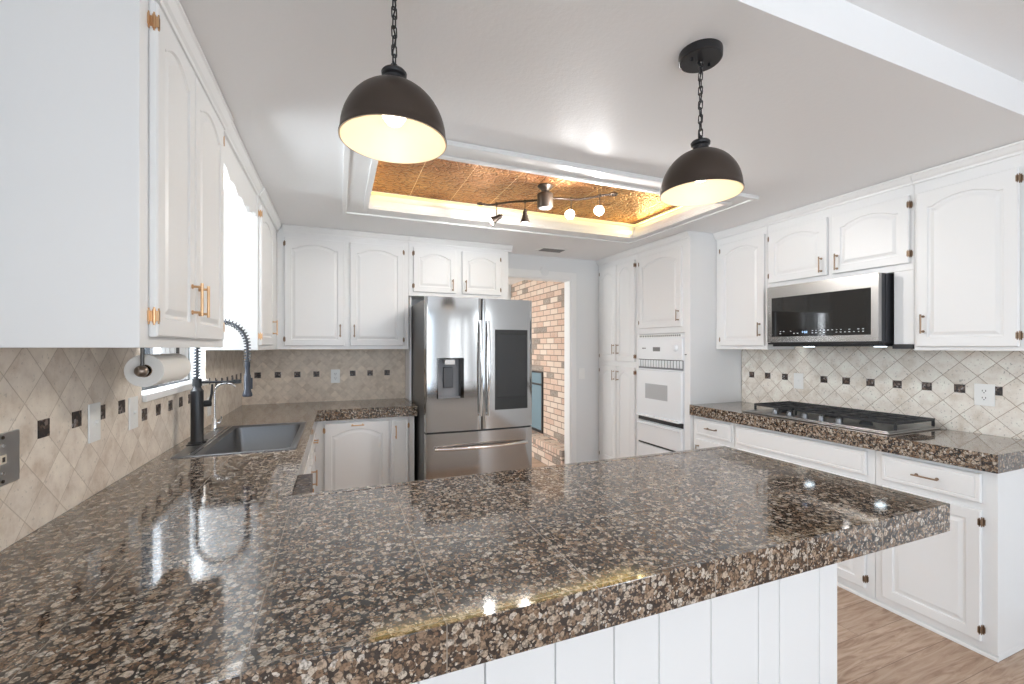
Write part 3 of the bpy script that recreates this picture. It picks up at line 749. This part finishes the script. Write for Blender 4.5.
obj('key_print', bm, M['mark'], gl_)
bm = B()
def seg7(bm, a, z, ch, s=.006):
    on = {'0': 'abcdef', '1': 'bc', '2': 'abged', '4': 'fgbc', '8': 'abcdefg', '6': 'acdefg'}[ch]
    R_ = {'a': (0, 1, 2, 2), 'b': (1, 1, 1, 2), 'c': (1, 1, 0, 1), 'd': (0, 1, 0, 0), 'e': (0, 0, 0, 1), 'f': (0, 0, 1, 2), 'g': (0, 1, 1, 1)}
    for c_ in on:
        x0, x1, y0, y1 = R_[c_]; fbox(bm, fm, a-x1*s-.0006, a-x0*s+.0006, .0272, .0277, z+y0*s-.0006, z+y1*s+.0006)
for a, ch in ((2.088, '4'), (2.072, '0'), (2.060, '8')): seg7(bm, a, 1.515, ch)
obj('clock_digits', bm, mat('clock_glow', (.6, .8, 1), .4, emit=(.5, .75, 1), es=1.0), gl_)
bm = B(); fbox(bm, fm, 1.620, 2.354, -.01, .026, 1.436, 1.450); fbox(bm, fm, 1.618, 2.340, -.30, -.01, 1.420, 1.439); obj('hood_lip', bm, M['black'], mw, bevel=.003)
bm = B(); fbox(bm, fm, 1.499, 1.600, -.31, -.07, 1.405, 1.432); o = obj('filler_strip', bm, M['black'], mw)
for a in (1.70, 2.15):
    bm = B(); fbox(bm, fm, a-.02, a+.02, -.17, -.11, 1.4165, 1.4198); obj('hood_lamp', bm, M['hoodlamp'], mw)

# ------------------------------------------------------------------ cooktop
ck = thing('gas_cooktop', 'stainless gas cooktop with black cast iron grates and five knobs', 'cooktop', (3.17, 1.98, .9155))
cy0, cy1, cx0, cx1 = 1.495, 2.465, 2.905, 3.425
bm = B(); box(bm, cx0, cx1, cy0, cy1, .9157, .924); box(bm, cx0+.02, cx1-.02, cy0+.02, cy1-.02, .924, .930); obj('tray', bm, mat('cooktop_steel', (.45, .45, .45), .32, 1), ck, bevel=.004)
for i in range(5):
    y_ = 1.80+i*.108
    bm = B(); cyl(bm, (cx0+.055, y_, .930), (cx0+.055, y_, .936), .026, n=24); cyl(bm, (cx0+.055, y_, .936), (cx0+.055, y_, .960), .020, .017, n=24)
    box(bm, cx0+.037, cx0+.073, y_-.003, y_+.003, .960, .966)
    obj('knob', bm, M['sinksteel'], ck, smooth='auto')
for (x_, y_, r_) in ((3.06, 1.70, .036), (3.30, 1.70, .042), (3.20, 1.975, .055), (3.08, 2.26, .040), (3.30, 2.26, .036)):
    bm = B(); cyl(bm, (x_, y_, .930), (x_, y_, .944), r_, r_*.9, n=28); cyl(bm, (x_, y_, .944), (x_, y_, .952), r_*.8, n=28); obj('burner', bm, M['iron'], ck, smooth='auto')
gz0, gz1 = .962, .978
for k in range(3):
    a, b = cy0+.020+k*.311, cy0+.020+k*.311+.307
    u0, u1 = cx0+.10, cx1-.02
    if k == 1: u0 = cx0+.115
    bm = B(); T_ = .014
    box(bm, u0, u1, a, a+T_, gz0, gz1); box(bm, u0, u1, b-T_, b, gz0, gz1); box(bm, u0, u0+T_, a+T_, b-T_, gz0, gz1); box(bm, u1-T_, u1, a+T_, b-T_, gz0, gz1)
    for f in (.25, .5, .75): box(bm, u0+(u1-u0)*f-.006, u0+(u1-u0)*f+.006, a+T_, b-T_, gz0+.001, gz1+.003)
    for f in (.33, .66): box(bm, u0+T_, u1-T_, a+(b-a)*f-.005, a+(b-a)*f+.005, gz0+.0005, gz1+.001)
    for fx in (u0, u1-T_):
        for fy in (a, b-T_): box(bm, fx, fx+T_, fy, fy+T_, .930, gz0)
    obj('grate', bm, M['iron'], ck, bevel=.003)

# ------------------------------------------------------------------ sink, faucets
sk = thing('kitchen_sink', 'drop-in stainless steel kitchen sink under the window', 'sink', ((sx0+sx1)/2, (sy0+sy1)/2, ZT))
bx0, bx1, by0, by1 = -.592, -.225, sy0+.035, sy1-.035
bm = B()
rim = [(sx0, sx1, sy0, sy1, ZT+.0008), (sx0, sx1, sy0, sy1, ZT+.003), (sx0+.006, sx1-.006, sy0+.006, sy1-.006, ZT+.006), (bx0-.012, bx1+.012, by0-.012, by1+.012, ZT+.004),
       (bx0, bx1, by0, by1, ZT-.004), (bx0+.010, bx1-.010, by0+.010, by1-.010, ZT-.17), (bx0+.035, bx1-.035, by0+.035, by1-.035, ZT-.205)]
rs = []
for i, (a, b, c, d, z_) in enumerate(rim):
    rad = [.012, .012, .010, .045, .040, .040, .05][i]; ring = []
    for (cx_, cy_, t0) in ((b-rad, d-rad, 0), (a+rad, d-rad, PI/2), (a+rad, c+rad, PI), (b-rad, c+rad, 1.5*PI)):
        for k in range(6):
            t = t0+k/5*PI/2; ring.append(bm.verts.new((cx_+rad*math.cos(t), cy_+rad*math.sin(t), z_)))
    rs.append(ring)
for A_, B_ in zip(rs, rs[1:]):
    for i in range(24): j = (i+1) % 24; bm.faces.new((A_[i], A_[j], B_[j], B_[i]))
bm.faces.new(rs[-1]); obj('basin', bm, M['sinksteel'], sk, smooth='auto')
bm = B(); cyl(bm, (-.41, 2.79, ZT-.2045), (-.41, 2.79, ZT-.201), .045, n=28); obj('drain', bm, M['chrome'], sk, smooth='auto')
bm = B()
for q_ in (0, 1): box(bm, sx0+.060+q_*.022, sx0+.064+q_*.022, sy0+.03, sy1-.03, ZT+.0050, ZT+.0065)
obj('rim_ridges', bm, M['chrome'], sk)

fc = thing('kitchen_faucet', 'tall matte black spring kitchen faucet with pull-down sprayer at the sink', 'faucet', (-.678, 2.70, ZT+.005))
fx, fy = -.678, 2.70; fz = ZT+.005
bm = B(); lathe(bm, [(0, fz), (.040, fz), (.040, fz+.006), (.030, fz+.010), (.0285, fz+.012), (.0285, fz+.270), (.022, fz+.278), (.017, fz+.290), (.017, fz+.335), (0, fz+.335)], Matrix.Translation((fx, fy, 0)))
obj('body', bm, M['black'], fc, smooth='auto')
bm = B(); box(bm, fx-.03, fx+.03, fy-.075, fy+.075, fz+.0005, fz+.005); obj('deck_plate', bm, M['black'], fc, bevel=.002)
hd = Vector((-.452, 2.70, 0))
# arc path from the body top over to the spray head
path = []
z0_ = fz+.335; zt = 1.42; R_ = (hd.x-fx)/2
for i in range(12): path.append(Vector((fx, fy, z0_+(zt-z0_)*i/12)))
for i in range(33):
    t = PI*i/32; path.append(Vector((fx+R_-R_*math.cos(t), fy, zt+R_*1.15*math.sin(t))))
for i in range(1, 8): path.append(Vector((hd.x, fy, zt-(zt-1.335)*i/7)))
bm = B(); tube(bm, path, .0065, n=10); obj('hose', bm, M['black'], fc, smooth=True)
# spring coil around the path
L_ = [0]
for a, b in zip(path, path[1:]): L_.append(L_[-1]+(b-a).length)
def at(s):
    for i in range(len(L_)-1):
        if L_[i+1] >= s: t = (s-L_[i])/(L_[i+1]-L_[i]); return path[i].lerp(path[i+1], t), (path[i+1]-path[i]).normalized()
    return path[-1], (path[-1]-path[-2]).normalized()
coil = []; turns = int(L_[-1]/.0155); stp = turns*12
for i in range(stp+1):
    p, t = at(L_[-1]*i/stp); a_ = Vector((0, 1, 0)); b_ = t.cross(a_).normalized(); th = 2*PI*i/12
    coil.append(p+(a_*math.cos(th)+b_*math.sin(th))*.0150)
bm = B(); tube(bm, coil, .0030, n=5); obj('spring', bm, mat('gunmetal_spring', (.13, .14, .16), .25, .7), fc, smooth=True)
bm = B(); lathe(bm, [(0, 1.150), (.022, 1.150), (.024, 1.156), (.022, 1.168), (.0165, 1.185), (.0165, 1.262), (.013, 1.270), (.0115, 1.300), (.013, 1.310), (.013, 1.338), (0, 1.338)], Matrix.Translation((hd.x, fy, 0)), n=28)
box(bm, hd.x+.014, hd.x+.024, fy-.005, fy+.005, 1.19, 1.25)
obj('spray_head', bm, mat('blue_black_spray', (.03, .035, .05), .3), fc, smooth='auto')
bm = B(); za = 1.232; cyl(bm, (fx, fy, za), (hd.x-.03, fy, za), .0065, n=12); box(bm, hd.x-.062, hd.x-.030, fy-.012, fy+.012, za-.010, za+.010)
for i in range(5): cyl(bm, (fx+.055+i*.026, fy, za-.012), (fx+.055+i*.026, fy, za+.022), .0022, n=8)
cyl(bm, (fx, fy, za-.018), (fx, fy, za+.018), .021, n=24)
obj('support_arm', bm, M['black'], fc, smooth='auto')
bm = B(); cyl(bm, (fx+.02, fy+.01, fz+.20), (fx+.052, fy+.03, fz+.20), .017, n=20); tube(bm, [(fx+.048, fy+.028, fz+.20), (fx+.056, fy+.034, fz+.25), (fx+.058, fy+.036, fz+.30)], [.007, .006, .005], n=10)
obj('lever', bm, M['black'], fc, smooth='auto')
wd = thing('water_tap', 'small chrome gooseneck water tap behind the black faucet', 'faucet', (-.668, 3.05, ZT+.005))
wx, wy = -.680, 3.05
bm = B(); lathe(bm, [(0, fz), (.024, fz), (.024, fz+.004), (.015, fz+.008), (.013, fz+.07), (.008, fz+.078), (0, fz+.078)], Matrix.Translation((wx, wy, 0)), n=24)
obj('body', bm, M['chrome'], wd, smooth='auto')
pts = [(wx, wy, fz+.07+i*.02) for i in range(9)]
zb_ = pts[-1][2]
for i in range(1, 14): t = PI*.82*i/13; pts.append((wx+.058-.058*math.cos(t), wy, zb_+.05*math.sin(t)))
bm = B(); tube(bm, pts, .0062, n=10); obj('spout', bm, M['chrome'], wd, smooth='auto')
bm = B(); cyl(bm, (wx+.012, wy, fz+.045), (wx+.030, wy, fz+.045), .006, n=10); cyl(bm, (wx+.028, wy, fz+.04), (wx+.034, wy, fz+.085), .0045, n=10); obj('lever', bm, M['chrome'], wd, smooth='auto')

# ------------------------------------------------------------------ paper towel
pt = thing('paper_towel_holder', 'pewter wall-cabinet bracket with ball end holding the paper roll', 'holder', (-.60, 1.95, 1.414))
px_, pz_ = -.596, 1.337
bm = B(); 
for y_ in (1.775, 2.115): tube(bm, [(px_, y_, 1.4135), (px_, y_, pz_)], .0055, n=10)
cyl(bm, (px_, 1.775, pz_), (px_, 2.115, pz_), .006, n=10); obj('bracket', bm, M['steelside'], pt, smooth='auto')
bm = B(); bmesh.ops.create_uvsphere(bm, u_segments=20, v_segments=12, radius=.019, matrix=Matrix.Translation((px_, 1.768, pz_))); obj('ball_end', bm, mat('pewter', (.30, .25, .21), .3, .9), pt, smooth=True)
rl = thing('paper_towel_roll', 'white paper towel roll hanging under the left wall cabinet', 'paper towel', (px_, 1.79, pz_))
Mx = Matrix.Translation((px_, 1.790, pz_)) @ Matrix.Rotation(-PI/2, 4, 'X')
bm = B(); lathe(bm, [(.0215, 0), (.053, 0), (.054, .001), (.054, .289), (.053, .290), (.0215, .290)], Mx, n=48); obj('paper', bm, M['paper'], rl, smooth='auto')
bm = B(); lathe(bm, [(.0214, .001), (.0214, .289), (.0185, .289), (.0185, .001), (.0214, .001)], Mx, n=32); obj('core', bm, M['card'], rl, smooth='auto')

# ------------------------------------------------------------------ wall plates
def plate(fr, a, z, kind, name, label, W_=.078, Hh=.125, n0=.012):
    t = thing(name, label, 'outlet' if kind != 'switch' else 'switch', fr(a, n0, z))
    bm = B(); fbox(bm, fr, a-W_/2, a+W_/2, n0+.0005, n0+.006, z-Hh/2, z+Hh/2); obj('cover_plate', bm, M['steelplate'] if kind == 'phone' else M['plate'], t, bevel=.002)
    if kind == 'duplex':
        for s in (-1, 1):
            bm = B(); fbox(bm, fr, a-.016, a+.016, n0+.006, n0+.008, z+s*.020-.0155, z+s*.020+.0155); so = obj('socket', bm, M['plate'], t, bevel=.001)
            bm = B(); zc = z+s*.020
            fbox(bm, fr, a-.0085, a-.0055, n0+.0082, n0+.0086, zc-.001, zc+.009); fbox(bm, fr, a+.0055, a+.0085, n0+.0082, n0+.0086, zc-.001, zc+.008); fbox(bm, fr, a-.0025, a+.0025, n0+.0082, n0+.0086, zc-.010, zc-.005)
            obj('slots', bm, M['slot'], so)
    if kind == 'switch':
        bm = B(); fbox(bm, fr, a-.006, a+.006, n0+.006, n0+.008, z-.013, z+.013); fbox(bm, fr, a-.004, a+.004, n0+.008, n0+.016, z-.001, z+.008); obj('toggle', bm, M['plate'], t, bevel=.001)
    if kind == 'rocker':
        bm = B(); fbox(bm, fr, a-.016, a+.016, n0+.006, n0+.009, z-.032, z+.032); obj('rocker', bm, M['plate'], t, bevel=.001)
    if kind == 'phone':
        bm = B(); fbox(bm, fr, a-.010, a+.010, n0+.006, n0+.0085, z-.011, z+.011); o = obj('jack', bm, mat('ivory_jack', (.7, .62, .5), .4), t)
        bm = B(); fbox(bm, fr, a-.005, a+.005, n0+.0086, n0+.009, z-.006, z+.006); obj('socket_hole', bm, M['slot'], o)
        for dz in (-.054, -.034, .034, .054):
            bm = B(); cyl(bm, fr(a, n0+.006, z+dz), fr(a, n0+.0085, z+dz), .0042, n=12); obj('screw', bm, M['bronze'] if abs(dz) > .05 else M['chrome'], t)
    elif kind != 'none':
        for dz in (((-.042, .042)) if kind != 'duplex' else (0,)):
            bm = B(); cyl(bm, fr(a, n0+.006, z+dz), fr(a, n0+.0075, z+dz), .0028, n=10); obj('screw', bm, M['plate'], t)
M['steelplate'] = mat('steel_plate', (.50, .49, .48), .35, .9)
plate(LEFT(XL), 1.456, 1.139, 'phone', 'phone_jack_plate', 'square stainless phone jack plate on the left tile wall', W_=.128, Hh=.130)
plate(LEFT(XL), 1.897, 1.160, 'switch', 'light_switch', 'white switch plate left of the sink, the one nearer the steel phone plate', W_=.074, Hh=.130)
plate(LEFT(XL), 2.200, 1.150, 'switch', 'light_switch', 'white toggle switch plate just below the sink window corner', W_=.078, Hh=.128)
plate(LEFT(XL), 3.32, 1.035, 'rocker', 'light_switch', 'white switch plate behind the black faucet', Hh=.12)
plate(BACK(YB), -.022, 1.145, 'duplex', 'wall_outlet', 'white duplex outlet on the back tile wall left of the refrigerator')
plate(RIGHT(XR), 2.400, 1.142, 'switch', 'light_switch', 'white switch plate in tile behind the cooktop left part')
plate(RIGHT(XR), 1.313, 1.141, 'duplex', 'wall_outlet', 'white duplex outlet in the pale tile right of the cooktop', W_=.086)
plate(BACK(YB), 2.620, 1.11, 'switch', 'light_switch', 'white light switch on the plain wall beside the doorway', n0=0)

# ------------------------------------------------------------------ ceiling vent, wall disc
vt = thing('ceiling_vent', 'small white slotted vent in the ceiling before the doorway', 'vent', (2.07, 4.06, ZC))
bm = B(); box(bm, 1.92, 2.22, 3.98, 4.14, ZC-.006, ZC); obj('frame', bm, M['plate'], vt, bevel=.002)
bm = B()
for i in range(8): box(bm, 1.945, 2.195, 3.995+i*.017, 4.004+i*.017, ZC-.0085, ZC-.006)
obj('slats', bm, M['printshade'], vt)  # grey colour stands in for shade between the slats
bm = B(); lathe(bm, [(0, 0), (.052, 0), (.054, .006), (.050, .018), (.040, .022), (0, .024)], Matrix.Translation((2.14, YB, 2.258)) @ Matrix.Rotation(PI/2, 4, 'X'), n=36)
tag(obj('smoke_detector', bm, M['wall'], smooth='auto'), 'round white detector on the wall above the doorway', 'detector')

# ------------------------------------------------------------------ pendants
def pendant(x, y, label):
    t = thing('pendant_light', label, 'pendant light', (x, y, ZC), 'dome pendants over the peninsula')
    T0 = Matrix.Translation((x, y, 0))
    bm = B(); lathe(bm, [(0, ZC), (.070, ZC), (.071, ZC-.006), (.070, ZC-.026), (.066, ZC-.030), (0, ZC-.030)], T0)
    for s in (-1, 1): cyl(bm, (x+s*.038, y, ZC-.030), (x+s*.038, y, ZC-.040), .0045, n=10)
    torus(bm, Matrix.Translation((x, y, ZC-.040)) @ Matrix.Rotation(PI/2, 4, 'X'), .011, .0025)
    obj('canopy', bm, M['black'], t, smooth='auto')
    bm = B(); z_ = ZC-.058; k = 0
    while z_ > 2.128:
        torus(bm, Matrix.Translation((x, y, z_)) @ Matrix.Rotation(PI/2*(k % 2)+.4, 4, 'Z') @ Matrix.Rotation(PI/2, 4, 'X'), .0070, .0020, .0085, n=14, k=6)
        z_ -= .0245; k += 1
    obj('chain', bm, M['black'], t, smooth=True)
    bm = B(); tube(bm, [(x+.004*math.sin(i*1.3), y+.004*math.cos(i*1.3), ZC-.03-i*(ZC-.03-2.12)/16) for i in range(17)], .0022, n=6); obj('cord', bm, M['black'], t, smooth=True)
    R_ = .131; z0 = 1.943; h = .150
    outer = [(R_+.003, z0), (R_+.003, z0+.006), (R_, z0+.012)]+[(R_*math.cos(a), z0+.012+(h-.012)*math.sin(a)) for a in [PI/2*i/18 for i in range(1, 16)]]
    bm = B(); lathe(bm, outer+[(.028, z0+h-.001), (0, z0+h)], T0, n=64); obj('shade', bm, M['blackmetal'], t, smooth='auto')
    bm = B(); r2 = R_-.0025
    lathe(bm, [(R_+.003, z0), (r2+.002, z0-.0005), (r2, z0+.010)]+[(r2*math.cos(a), z0+.010+(h-.014)*math.sin(a)) for a in [PI/2*i/18 for i in range(1, 18)]]+[(0, z0+h-.004)], T0, n=64)
    obj('shade_lining', bm, M['lining'], t, smooth='auto')
    bm = B(); zt_ = z0+h
    lathe(bm, [(.026, zt_-.004), (.026, zt_+.014), (.031, zt_+.018), (.032, zt_+.026), (.028, zt_+.031), (.012, zt_+.036), (0, zt_+.038)], T0, n=32); 
    torus(bm, Matrix.Translation((x, y, zt_+.043)) @ Matrix.Rotation(PI/2, 4, 'X'), .008, .0022)
    obj('socket_cap', bm, M['black'], t, smooth='auto')
    bm = B(); zb = z0+.075
    lathe(bm, [(0, zb-.034), (.018, zb-.029), (.029, zb-.014), (.031, zb), (.026, zb+.016), (.015, zb+.032), (.013, zb+.060), (0, zb+.060)], T0, n=28); obj('bulb', bm, M['bulb'], t, smooth=True)
    l = point('pendant_bulb', (x, y, zb-.038), 0.42, (1, .88, .70), .012); l.parent = t; l.location = (0, 0, zb-.038-ZC)
    return t
pendant(.134, 1.150, 'dark bronze dome pendant light nearer the left wall cabinets')
pendant(1.159, 1.150, 'dark bronze dome pendant light with round ceiling canopy, the right one')

# ------------------------------------------------------------------ track light
tk = thing('track_light', 'curved bronze track light with four spotlights hanging from the tin ceiling', 'track light', (1.37, 2.76, 2.553))
cx_, cy_ = 1.355, 2.76
bm = B(); lathe(bm, [(0, 2.553), (.052, 2.553), (.054, 2.546), (.036, 2.528), (.026, 2.512), (.026, 2.500), (.050, 2.496), (.056, 2.490), (.056, 2.400), (.052, 2.394), (0, 2.394)], Matrix.Translation((cx_, cy_, 0)))
obj('canopy', bm, M['bronze'], tk, smooth='auto')
bm = B(); cyl(bm, (cx_, cy_, 2.3925), (cx_, cy_, 2.394), .043, n=28); obj('lens', bm, mat('frosted_lens', (.45, .42, .40), .4), tk)
bar = [(.985, 3.03), (1.03, 3.035), (1.08, 2.985), (1.15, 2.915), (1.23, 2.865), (1.30, 2.82), (1.355, 2.76), (1.42, 2.72), (1.50, 2.705), (1.58, 2.68), (1.64, 2.62), (1.69, 2.55), (1.735, 2.505)]
def smooth_pts(p, n=5):
    out = []
    for i in range(len(p)-1):
        p0 = Vector(p[max(i-1, 0)]); p1 = Vector(p[i]); p2 = Vector(p[i+1]); p3 = Vector(p[min(i+2, len(p)-1)])
        for k in range(n):
            t = k/n; out.append(.5*((2*p1)+(p2-p0)*t+(2*p0-5*p1+4*p2-p3)*t*t+(3*p1-p0-3*p2+p3)*t**3))
    out.append(Vector(p[-1])); return out
bp = smooth_pts(bar); bm = B(); zbar = 2.460
tube(bm, [(p.x, p.y, zbar) for p in bp], .0075, n=10)
for (e, sgn) in (((.985, 3.03), -1), ((1.735, 2.505), 1)):
    tube(bm, [(e[0]+sgn*(.022-.022*math.cos(t)*(1-t*.06)), e[1]+sgn*.0+.022*math.sin(t)*(1-t*.06)*(-sgn), zbar) for t in [i*.35 for i in range(16)]], .007, n=8)
obj('bar', bm, M['bronze'], tk, smooth='auto')
heads = [((1.075, 2.99), Vector((-.90, .12, -.60)), 7), ((1.245, 2.86), Vector((.02, .05, -1)), 11), ((1.53, 2.70), Vector((-.78, -.95, -.42)), 46), ((1.675, 2.56), Vector((-.80, -1.0, -.35)), 46)]
for (hx, hy), d, pw in heads:
    d = d.normalized(); base = Vector((hx, hy, zbar-.105))
    bm = B(); cyl(bm, (hx, hy, zbar), base, .0035, n=8); cyl(bm, (hx, hy, zbar-.01), (hx, hy, zbar+.01), .010, n=12)
    rod = obj('stem', bm, M['bronze'], tk)
    mt = Matrix.Translation(base-d*.045+Vector((0, 0, 0))) @ d.to_track_quat('Z', 'Y').to_matrix().to_4x4()
    bm = B(); lathe(bm, [(0, -.006), (.008, -.004), (.008, .004), (.016, .010), (.018, .022), (.016, .034), (.019, .040), (.022, .058), (.033, .085), (.036, .095), (.034, .095), (.020, .060), (.0, .058)], mt, n=28)
    hdo = obj('spotlight', bm, M['bronze'], tk, smooth='auto')
    bm = B(); lathe(bm, [(0, .082), (.026, .082), (.030, .086), (0, .090)], mt, n=24); obj('lamp_face', bm, M['spotface'], hdo)
    tip = mt @ Vector((0, 0, .112))
    l = point('track_lamp', tip, pw*.30, (1, .98, .96), .022); l.parent = tk; l.location = tip-WO[tk]

# ------------------------------------------------------------------ fireplace beyond the doorway
fp = thing('brick_fireplace', 'old brick fireplace with raised hearth seen through the doorway', 'fireplace', (2.5, 5.6, FZ))
bm = B(); by0_, by1_ = 5.386, 6.25; bz0, bz1 = .225, 1.072
box(bm, 2.62, 2.86, 4.52, by0_, FZ, ZC-.001); box(bm, 2.62, 2.86, by1_, 6.60, FZ, ZC-.001); box(bm, 2.62, 2.86, by0_, by1_, bz1, ZC-.001); box(bm, 2.62, 2.86, by0_, by1_, FZ, bz0)
obj('brick_surround', bm, M['brick'], fp)
bm = B(); box(bm, 2.435, 2.6195, 4.505, 6.60, FZ, .100); obj('hearth', bm, M['brickh'], fp)
bm = B(); box(bm, 2.425, 2.6195, 4.505, 6.60, .1005, .200); obj('hearth_edge', bm, M['soldier'], fp)
bm = B(); box(bm, 2.425, 2.6195, 4.505, 6.60, .2005, .206); obj('hearth_top', bm, M['bricktop'], fp)
bm = B(); F = .035
box(bm, 2.600, 2.625, by0_, by0_+F, bz0, bz1); box(bm, 2.600, 2.625, by1_-F, by1_, bz0, bz1); box(bm, 2.600, 2.625, by0_+F, by1_-F, bz1-.02, bz1); box(bm, 2.600, 2.625, by0_+F, by1_-F, bz0, bz0+F)
box(bm, 2.601, 2.622, by0_+F, by1_-F, bz1-.19, bz1-.165)
ff = obj('fire_screen_frame', bm, M['black'], fp, bevel=.002)
bm = B(); box(bm, 2.608, 2.616, by0_+F, by1_-F, bz0+F, bz1-.19); box(bm, 2.606, 2.616, by0_+F, by1_-F, bz1-.165, bz1-.02); obj('fire_glass', bm, M['fireglass'], ff)
